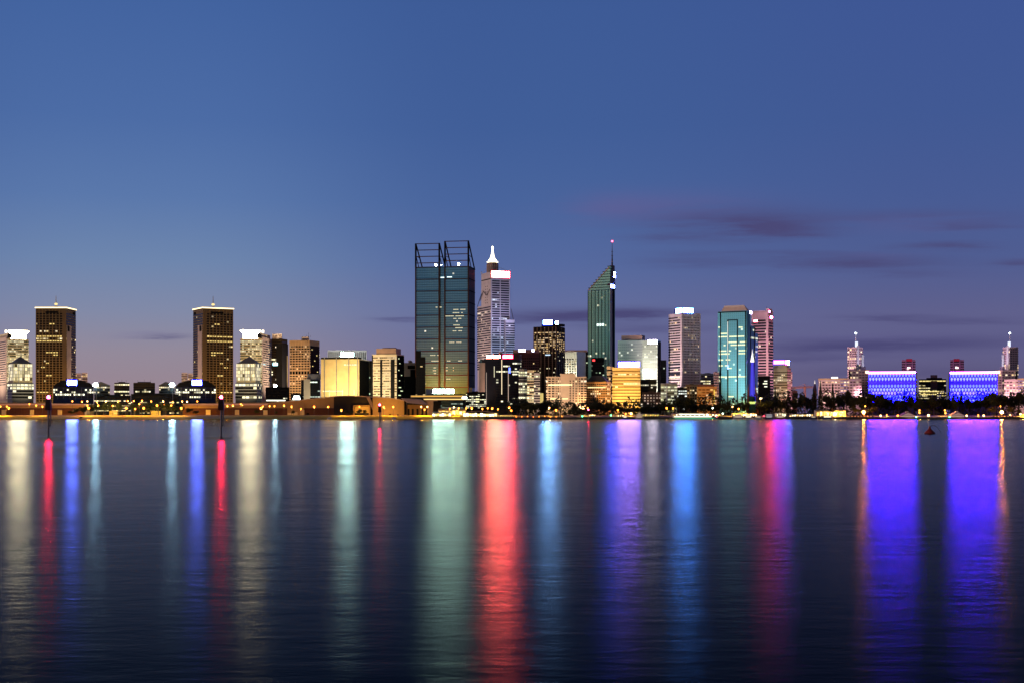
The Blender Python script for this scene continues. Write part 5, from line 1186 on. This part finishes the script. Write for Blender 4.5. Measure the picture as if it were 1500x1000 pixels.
lamps('behind the ferry', [(976.5, 597, SODIUM, .8), (986, 597), (1044, 597, COLDL, .5), (1058.5, 605, COLDL, .5)], 1330, 'lamp on a post')
lamps('round the foot of the bell tower', [(1073, 595, WLAMP, .5), (1082, 598), (1093, 606, WLAMP, .6), (1107, 607, WLAMP, .7), (1114, 583, WLAMP, .7), (1119, 609, REDL, .6), (1158, 610, WLAMP, 1.)], 1298, 'lamp')
lamps('beside the hip roofed pavilion', [(1223, 606, COLDL, .9), (1232, 605, SODIUM, .8), (1238, 607, SODIUM, .6)], 1296, 'bright lamp')
lamp(1265, 603, 1290, 'big dazzling gold lamp at the left end of the left purple block', BIG, 1.0, 'gold_lamp', 1.7); lamp(1467.5, 603, 1290, 'big dazzling gold lamp at the right end of the right purple block', BIG, 1.0, 'gold_lamp', 1.7)
lamp(1267.5, 594, 1330, 'small orange lamp above the left big gold lamp', SODIUM, .45); lamp(1465.5, 594, 1330, 'small orange lamp above the right big gold lamp', SODIUM, .45)
lamps('between left gold lamp and left boat shed', [(1290, 608, WLAMP, .7), (1299, 607, SODIUM, .5), (1315, 608, SODIUM, .8)], 1294)
lamps('between the two boat sheds', [(1347, 600), (1347, 604), (1354, 611, WLAMP, .5), (1360, 607.5, WLAMP, .9), (1384, 600), (1385, 604), (1378.5, 610)], 1294)
lamps('between right boat shed and right gold lamp', [(1416, 608, WLAMP, .7), (1433, 607, SODIUM, .5), (1441, 608, WLAMP, .8)], 1294)
lamps('at the picture edge right of the gold lamp', [(1480, 607, WLAMP, .5), (1495, 606, WLAMP, .8), (1499, 607, SODIUM, .8)], 1294)
for px, py, mt, lb, d in ((853, 609, GREENL, 'small green harbour light right of the dark cone tree', 1268), (895, 607.5, GREENL, 'green harbour light on a white post before the yellow striped block', 1262), (1342, 610, GREENL, 'small green light right of the left boat shed', 1272), (1391, 610, GREENL, 'small green light left of the right boat shed', 1272)):
    lamp(px, py, d, lb, mt, .5, 'harbour_light', -.5, 'harbour lights on the shore')
# low lights along the sea wall
lows = [(763, 'second'), (770, ''), (777, ''), (785, ''), (794, '')]
for k in range(9):
    lamp(756 + 8.4 * k, 610 - (k % 3) * .4, 1282, '%s low glowing path light on the sea wall from the restaurants' % ORD[k], SODIUM, .32, 'path_light', 2.0, 'path lights on the sea wall')
# ------------------------------------------------------------------ boats
def hullmb(L, W, hgt, bow=.22):
    st = [(-.5, .78), (-.3, 1), (.2, 1), (.5 - bow * .5, .7), (.5, .04)]
    rings = []
    for x, w in st: rings.append([(x * L, -w * W / 2 * .7, -.6), (x * L, w * W / 2 * .7, -.6), (x * L, w * W / 2, hgt * (1 + (.35 if x > .4 else 0))), (x * L, -w * W / 2, hgt * (1 + (.35 if x > .4 else 0)))])
    return MB().loft(rings)
def boat(px0, px1, d, label, hull, decks, wl, cat='boat', nm='motor_boat', group='boats moored along the shore', rz=0., mast=0):
    L = (X(px1, d) - X(px0, d)); t = thing(nm, label, cat, (X((px0 + px1) / 2, d), d, 0), rz, group); W = min(9, L * .28 + 1)
    MB().__class__; hullmb(L, W, 1.4).build('hull', hull, t)
    z0 = 1.4
    for k, (a, c, hh, wm) in enumerate(decks):
        cb = MB().box(a * L, c * L, -W * .38, W * .38, z0, z0 + hh).build('cabin', wm, t)
        MB().box(a * L + .4, c * L - .4, -W * .38 - .06, W * .38 + .06, z0 + hh * .35, z0 + hh * .75).build('window_strip', wl, cb)
        MB().box(a * L - .4, c * L + .6, -W * .42, W * .42, z0 + hh, z0 + hh + .2).build('deck_roof', WHITEP, cb); z0 += hh + .2
    MB().bar((0, 0, z0), (0, 0, z0 + 1.6 + mast), .09).build('mast', STEEL, t)
    return t, z0
BW1 = glow('boat_window', (1, .9, .6), 2.2); BW2 = glow('boat_window_dim', (1, .75, .5), .9); BWG = glow('boat_window_green', (.35, 1, .7), 1.4)
GH = mat('green_hull', (.05, .26, .17), .4); RH = mat('red_hull', (.35, .03, .03), .4); WH = mat('white_hull', (.7, .68, .66), .4); BH = mat('blue_hull', (.04, .05, .16), .4)
t, z0 = boat(982, 1052, 1250, 'long green and white ferry with lit decks off the jetty', GH, [(-.44, .36, 2.1, WHITEP), (-.34, .2, 1.7, WHITEP)], BW1, 'ferry', 'ferry', 'ferries')
hullw = t.children[0]
MB().box(-.42 * 42.3, .40 * 42.3, -4.45, -4.3, .75, 1.15).build('rub_rail_light', glow('ferry_green_light', (.1, .9, .55), .8), t)
for k in range(9): MB().lathe([(.05, -.25), (.28, 0), (.05, .25)], n=8).build('deck_lamp', glow('deck_lamp', (1, .9, .65), 14), t, (-16 + 4 * k, -3.8, z0 - 1.6))
MB().lathe([(.05, -.3), (.4, 0), (.05, .3)], n=8).build('stern_lamp', glow('deck_lamp_red', (1, .1, .12), 12), t, (19.5, -2, 2.2))
boat(911, 921, 1262, 'small dark launch with pale cabin below the bright lamps', BH, [(-.3, .2, 1.5, WHITEP)], BW1)
boat(931, 943, 1264, 'pink white tiered cruise boat right of the bright lamps', WH, [(-.42, .3, 1.6, PINK), (-.36, .2, 1.4, PINK), (-.2, .1, 1.2, PINK)], BW2, mast=2)
boat(1074, 1090, 1264, 'white two deck tour boat left of the bell tower foot', WH, [(-.45, .34, 1.7, PALE), (-.35, .25, 1.6, PALE)], BW2)
boat(1091, 1103, 1266, 'white tour boat with bright windows at the bell tower foot', WH, [(-.4, .3, 1.7, WHITEP), (-.3, .1, 1.3, WHITEP)], BW1)
boat(1104, 1118, 1262, 'low white cruiser beside the red harbour lamp', WH, [(-.3, .2, 1.4, WHITEP)], BW2)
boat(1137, 1150, 1262, 'red hulled boat with white cabin before the bright jetty shop', RH, [(-.42, .3, 1.7, PALE), (-.3, .2, 1.3, REDPANEL)], BW2)
boat(1120, 1134, 1266, 'dark boat strung with small pale lights', BH, [(-.4, .3, 1.6, NAVY), (-.4, .3, 1.5, NAVY)], glow('string_light', (.9, .85, .9), .7))
boat(1186, 1198, 1268, 'low dark boat moored before the pale jetty shops', BH, [(-.3, .2, 1.4, PALE)], BW2)
boat(1204, 1220, 1266, 'dark barge with gold windows before the hip roofed pavilion', BH, [(-.4, .36, 1.7, DBROWN)], BW1)
for px0, px1, lb in ((479.5, 485.5, 'small white dinghy with bare mast before the long hall'), (574, 580, 'small white dinghy on the gold shore before the gold hall')):
    t, z0 = boat(px0, px1, 1255, lb, WH, [(-.1, .2, .6, WHITEP)], BW2, 'dinghy', 'dinghy', 'dinghies at the shore', rz=.3)

# ------------------------------------------------------------------ channel beacons and the buoy
def beacon(px, d, base, label, tiltd=0):
    t = thing('channel_beacon', label, 'beacon', (X(px, d), d, 0), 0, 'red lit channel beacons'); 
    MB().lathe([(.19, -1.5), (.19, 2.2), (.15, 5.2)], n=12).build('pile', mat('pile_steel', (.22, .21, .22), .6, .2, .5, 2.), t)
    MB().bar((.42, 0, 1.9), (.42, 0, 5.0), .12, .12, 8).build('ladder_post', mat('ladder_pale', (.34, .33, .33)), t)
    for k in range(9): MB().bar((.1, -.12, 2.1 + k * .33), (.45, -.12, 2.1 + k * .33), .035, .035, 5).build('ladder_rung', STEEL, t)
    MB().bar((-.2, 0, 2.0), (.55, 0, 2.0), .11, .11, 6).build('cross_brace', STEEL, t)
    MB().loft([[(x, y, 4.9) for x, y in ((-.52, -.5), (.52, -.5), (.52, .5), (-.52, .5))], [(x, y, 6.9) for x, y in ((-.42, -.42), (.42, -.42), (.42, .42), (-.42, .42))]]).build('dark_drum', mat('beacon_red_black', (.035, .008, .008), .6), t)
    MB().lathe([(.3, 6.9), (.3, 7.05), (.12, 7.1)], n=10).build('lamp_base', STEEL, t)
    MB().lathe([(.13, 7.1), (.26, 7.25), (.26, 7.45), (.12, 7.62)], n=12).build('red_lamp', glow('beacon_red', (1, .010, .05), 521.2), t)
beacon(71, 267, 638, 'red lit channel beacon before the tall dark tower nearest the picture edge')
beacon(324, 267, 638, 'red lit channel beacon before the tall dark tower beside the cream crowned block')
beacon(556.3, 470, 624, 'small distant red lit channel beacon before the gold hall')
beacon(862, 900, 616, 'tiny red lit beacon before the orange pyramid block')
d = 296; t = thing('mooring_buoy', 'dark red cone buoy with a drooping curved rod on open water', 'buoy', (X(1362, d), d, 0))
MB().lathe([(1.0, -.5), (1.12, .1), (1.05, .32), (.62, .75), (.30, 1.05), (.22, 1.3), (.16, 1.62), (.05, 1.66)], n=22).build('float', mat('buoy_red', (.32, .035, .03), .55, 0, .4, 3.), t)
MB().lathe([(1.15, -.02), (1.15, .12)], n=22).build('rubber_collar', BLACK, t)
rd = MB(); pts = [(.1 + 2.25 * (k / 10), 0, 1.55 + 1.25 * (k / 10) * 1.5 - 3.2 * (k / 10) ** 2) for k in range(11)]
for a, c in zip(pts, pts[1:]): rd.bar(a, c, .045, .045, 6)
rd.build('curved_rod', STEEL, t)

# ------------------------------------------------------------------ sky
w = D.worlds.new('World'); SC.world = w; w.use_nodes = True
nt = w.node_tree
for n in list(nt.nodes): nt.nodes.remove(n)
out = N(nt, 'ShaderNodeOutputWorld'); bg = N(nt, 'ShaderNodeBackground'); nt.links.new(bg.outputs[0], out.inputs[0])
tc = N(nt, 'ShaderNodeTexCoord'); sp = N(nt, 'ShaderNodeSeparateXYZ'); nt.links.new(tc.outputs['Generated'], sp.inputs[0])
dx, dy, dz = sp.outputs
def ramp(stops, v):
    r = N(nt, 'ShaderNodeValToRGB'); r.color_ramp.interpolation = 'EASE' if False else 'LINEAR'
    e = r.color_ramp.elements
    while len(e) > 1: e.remove(e[0])
    for i, (p, c) in enumerate(stops):
        k = e[0] if i == 0 else e.new(p)
        k.position = p; k.color = (*c, 1)
    nt.links.new(v, r.inputs[0]); return r.outputs[0]
SE = lambda deg: sin(R(deg))
HI = [(20, (48, 74, 128)), (26, (30, 48, 92)), (36, (14, 24, 54)), (55, (6, 10, 26)), (90, (3, 5, 14))]
front = [(0, (152, 130, 138)), (1.2, (150, 133, 146)), (2.4, (146, 136, 153)), (4, (128, 136, 166)), (6, (108, 132, 172)), (8.5, (88, 118, 170)), (11.5, (74, 106, 164)), (16.2, (64, 97, 158))] + HI
mid = [(0, (112, 104, 136)), (1.2, (112, 106, 142)), (2.4, (108, 108, 149)), (4, (100, 109, 156)), (6, (84, 104, 158)), (8.5, (70, 98, 155)), (11.5, (62, 92, 151)), (16.2, (59, 89, 149))] + HI
cf = ramp([(SE(a), lin(c)) for a, c in front], dz)
frontR = [(0, (92, 84, 122)), (1.5, (92, 87, 126)), (2.4, (94, 92, 136)), (4, (92, 93, 139)), (6, (76, 90, 144)), (8.5, (68, 88, 146)), (11.5, (62, 86, 146)), (16.2, (60, 84, 147))] + HI
cm = ramp([(SE(a), lin(c)) for a, c in mid], dz)
cr = ramp([(SE(a), lin(c)) for a, c in frontR], dz)
rg = N(nt, 'ShaderNodeMapRange', interpolation_type='SMOOTHSTEP'); nt.links.new(dx, rg.inputs[0]); rg.inputs[1].default_value = 0; rg.inputs[2].default_value = .30
rg0 = N(nt, 'ShaderNodeMapRange', interpolation_type='SMOOTHSTEP'); nt.links.new(math_(nt, 'ABSOLUTE', math_(nt, 'ADD', dx, .255)), rg0.inputs[0]); rg0.inputs[1].default_value = .03; rg0.inputs[2].default_value = .24
c1 = mixc(nt, rg.outputs[0], mixc(nt, rg0.outputs[0], cf, cm), cr)
rear = [(0, (150, 120, 110)), (1.5, (150, 128, 118)), (4, (120, 130, 140)), (8, (95, 120, 155)), (14, (60, 90, 140)), (25, (14, 22, 50)), (90, (2, 3, 9))]
cb = ramp([(SE(a), lin(c)) for a, c in rear], dz)
rg2 = N(nt, 'ShaderNodeMapRange', interpolation_type='SMOOTHSTEP'); nt.links.new(dy, rg2.inputs[0]); rg2.inputs[1].default_value = -.5; rg2.inputs[2].default_value = .4
c2 = mixc(nt, rg2.outputs[0], cb, c1)
# thin evening clouds: soft streaks low over the right half, by bearing and height
fy = math_(nt, 'MAXIMUM', dy, .05)
u = math_(nt, 'DIVIDE', dx, fy); v = math_(nt, 'DIVIDE', dz, fy)
cv = N(nt, 'ShaderNodeCombineXYZ'); nt.links.new(math_(nt, 'MULTIPLY', u, 9.), cv.inputs[0]); nt.links.new(math_(nt, 'MULTIPLY', v, 95.), cv.inputs[1])
ns = N(nt, 'ShaderNodeTexNoise'); ns.inputs['Scale'].default_value = 1.; ns.inputs['Detail'].default_value = 9; ns.inputs['Roughness'].default_value = .62; nt.links.new(cv.outputs[0], ns.inputs['Vector'])
nz = math_(nt, 'SUBTRACT', ns.outputs['Fac'], .5)
cl = None; cp = None
CL = [(1085, 327, 125, 23, .8), (1150, 335, 70, 12, .35), (1255, 384, 120, 9, .75), (1385, 361, 62, 6, .8), (1492, 387, 34, 7, .7), (845, 463, 130, 10, .85), (940, 458, 90, 7, .6), (1300, 465, 70, 4, .55), (1245, 507, 150, 12, .8), (1020, 384, 90, 9, .35), (1400, 500, 140, 8, .5), (590, 467, 40, 4, .6), (240, 495, 36, 3, .5), (1350, 318, 160, 11, .35), (1170, 392, 60, 5, .4), (1430, 330, 80, 5, .4), (980, 345, 60, 6, .25), (1180, 345, 40, 4, .4), (1330, 545, 140, 8, .35), (1090, 480, 60, 5, .3), (1130, 372, 150, 6, .4), (1310, 400, 90, 5, .35), (1180, 525, 120, 6, .4), (1420, 470, 90, 5, .45), (950, 480, 70, 6, .4), (700, 470, 60, 5, .4)]
def blob(px, py, a, h_):
    du = math_(nt, 'DIVIDE', math_(nt, 'SUBTRACT', math_(nt, 'ADD', u, math_(nt, 'MULTIPLY', nz, .05)), (px - 750) / F), a / F)
    dv = math_(nt, 'DIVIDE', math_(nt, 'SUBTRACT', math_(nt, 'ADD', v, math_(nt, 'MULTIPLY', nz, .016)), (HY - py) / F), h_ / F)
    q_ = math_(nt, 'ADD', math_(nt, 'MULTIPLY', du, du), math_(nt, 'MULTIPLY', dv, dv))
    return math_(nt, 'POWER', 2.718, math_(nt, 'MULTIPLY', q_, -1.1))
for px, py, a, h_, s_ in CL:
    g_ = math_(nt, 'MULTIPLY', blob(px, py, a, h_), s_); cl = g_ if cl is None else math_(nt, 'ADD', cl, g_)
for px, py, a, h_, s_ in [(1000, 303, 140, 24, .65), (900, 300, 60, 20, .4), (1330, 325, 120, 12, .45), (1280, 376, 60, 6, .4), (215, 491, 40, 6, .35), (1255, 496, 150, 9, .4)]:
    g_ = math_(nt, 'MULTIPLY', blob(px, py, a, h_), s_); cp = g_ if cp is None else math_(nt, 'ADD', cp, g_)
brk = math_(nt, 'MULTIPLY_ADD', nz, 3.2, .9, clamp=True)
isf = math_(nt, 'GREATER_THAN', dy, .1)
fc = math_(nt, 'MULTIPLY', math_(nt, 'MULTIPLY', cl, brk, clamp=True), isf)
fp = math_(nt, 'MULTIPLY', math_(nt, 'MULTIPLY', cp, brk, clamp=True), isf)
c3 = mixc(nt, math_(nt, 'MULTIPLY', fp, .75), c2, lin((96, 92, 146)))
c4 = mixc(nt, math_(nt, 'MULTIPLY', fc, 1.15, clamp=True), c3, lin((71, 69, 117)))
sky = N(nt, 'ShaderNodeTexSky', sky_type='NISHITA'); sky.sun_disc = False
SUN_AZ, SUN_EL = atan2(-.98, -.2), R(6)
sky.sun_elevation = SUN_EL; sky.sun_rotation = SUN_AZ
sm = mixc(nt, 1., sky.outputs[0], (.003, .003, .003), 'MULTIPLY')
c5 = mixc(nt, 1., c4, sm, 'ADD')
nt.links.new(c5, bg.inputs[0]); bg.inputs[1].default_value = 1.

# afterglow from the west: one weak wide sun
l = D.lights.new('afterglow_sun', 'SUN'); o = D.objects.new('afterglow_sun', l); COL.objects.link(o)
l.energy = .9; l.color = (1, .66, .56); l.angle = R(14)
import mathutils
dirv = mathutils.Vector((sin(SUN_AZ) * cos(SUN_EL), cos(SUN_AZ) * cos(SUN_EL), sin(SUN_EL)))
o.rotation_euler = dirv.to_track_quat('Z', 'Y').to_euler(); o.location = (-300, -300, 200)

# ------------------------------------------------------------------ camera and render
cam = D.cameras.new('camera'); co = D.objects.new('camera', cam); COL.objects.link(co); SC.camera = co
cam.sensor_width = 36; cam.lens = F / 1500 * 36; cam.shift_y = (HY - 500) / 1500; cam.clip_start = .5; cam.clip_end = 60000
co.location = (0, 0, H); co.rotation_euler = (R(90), 0, 0)
SC.view_settings.view_transform = 'Standard'; SC.view_settings.look = 'None'; SC.view_settings.exposure = 0; SC.view_settings.gamma = 1
SC.render.engine = 'CYCLES'
cy = SC.cycles
cy.use_denoising = True; cy.max_bounces = 4; cy.diffuse_bounces = 2; cy.glossy_bounces = 3; cy.caustics_reflective = False
cy.sample_clamp_indirect = 6; cy.use_light_tree = True
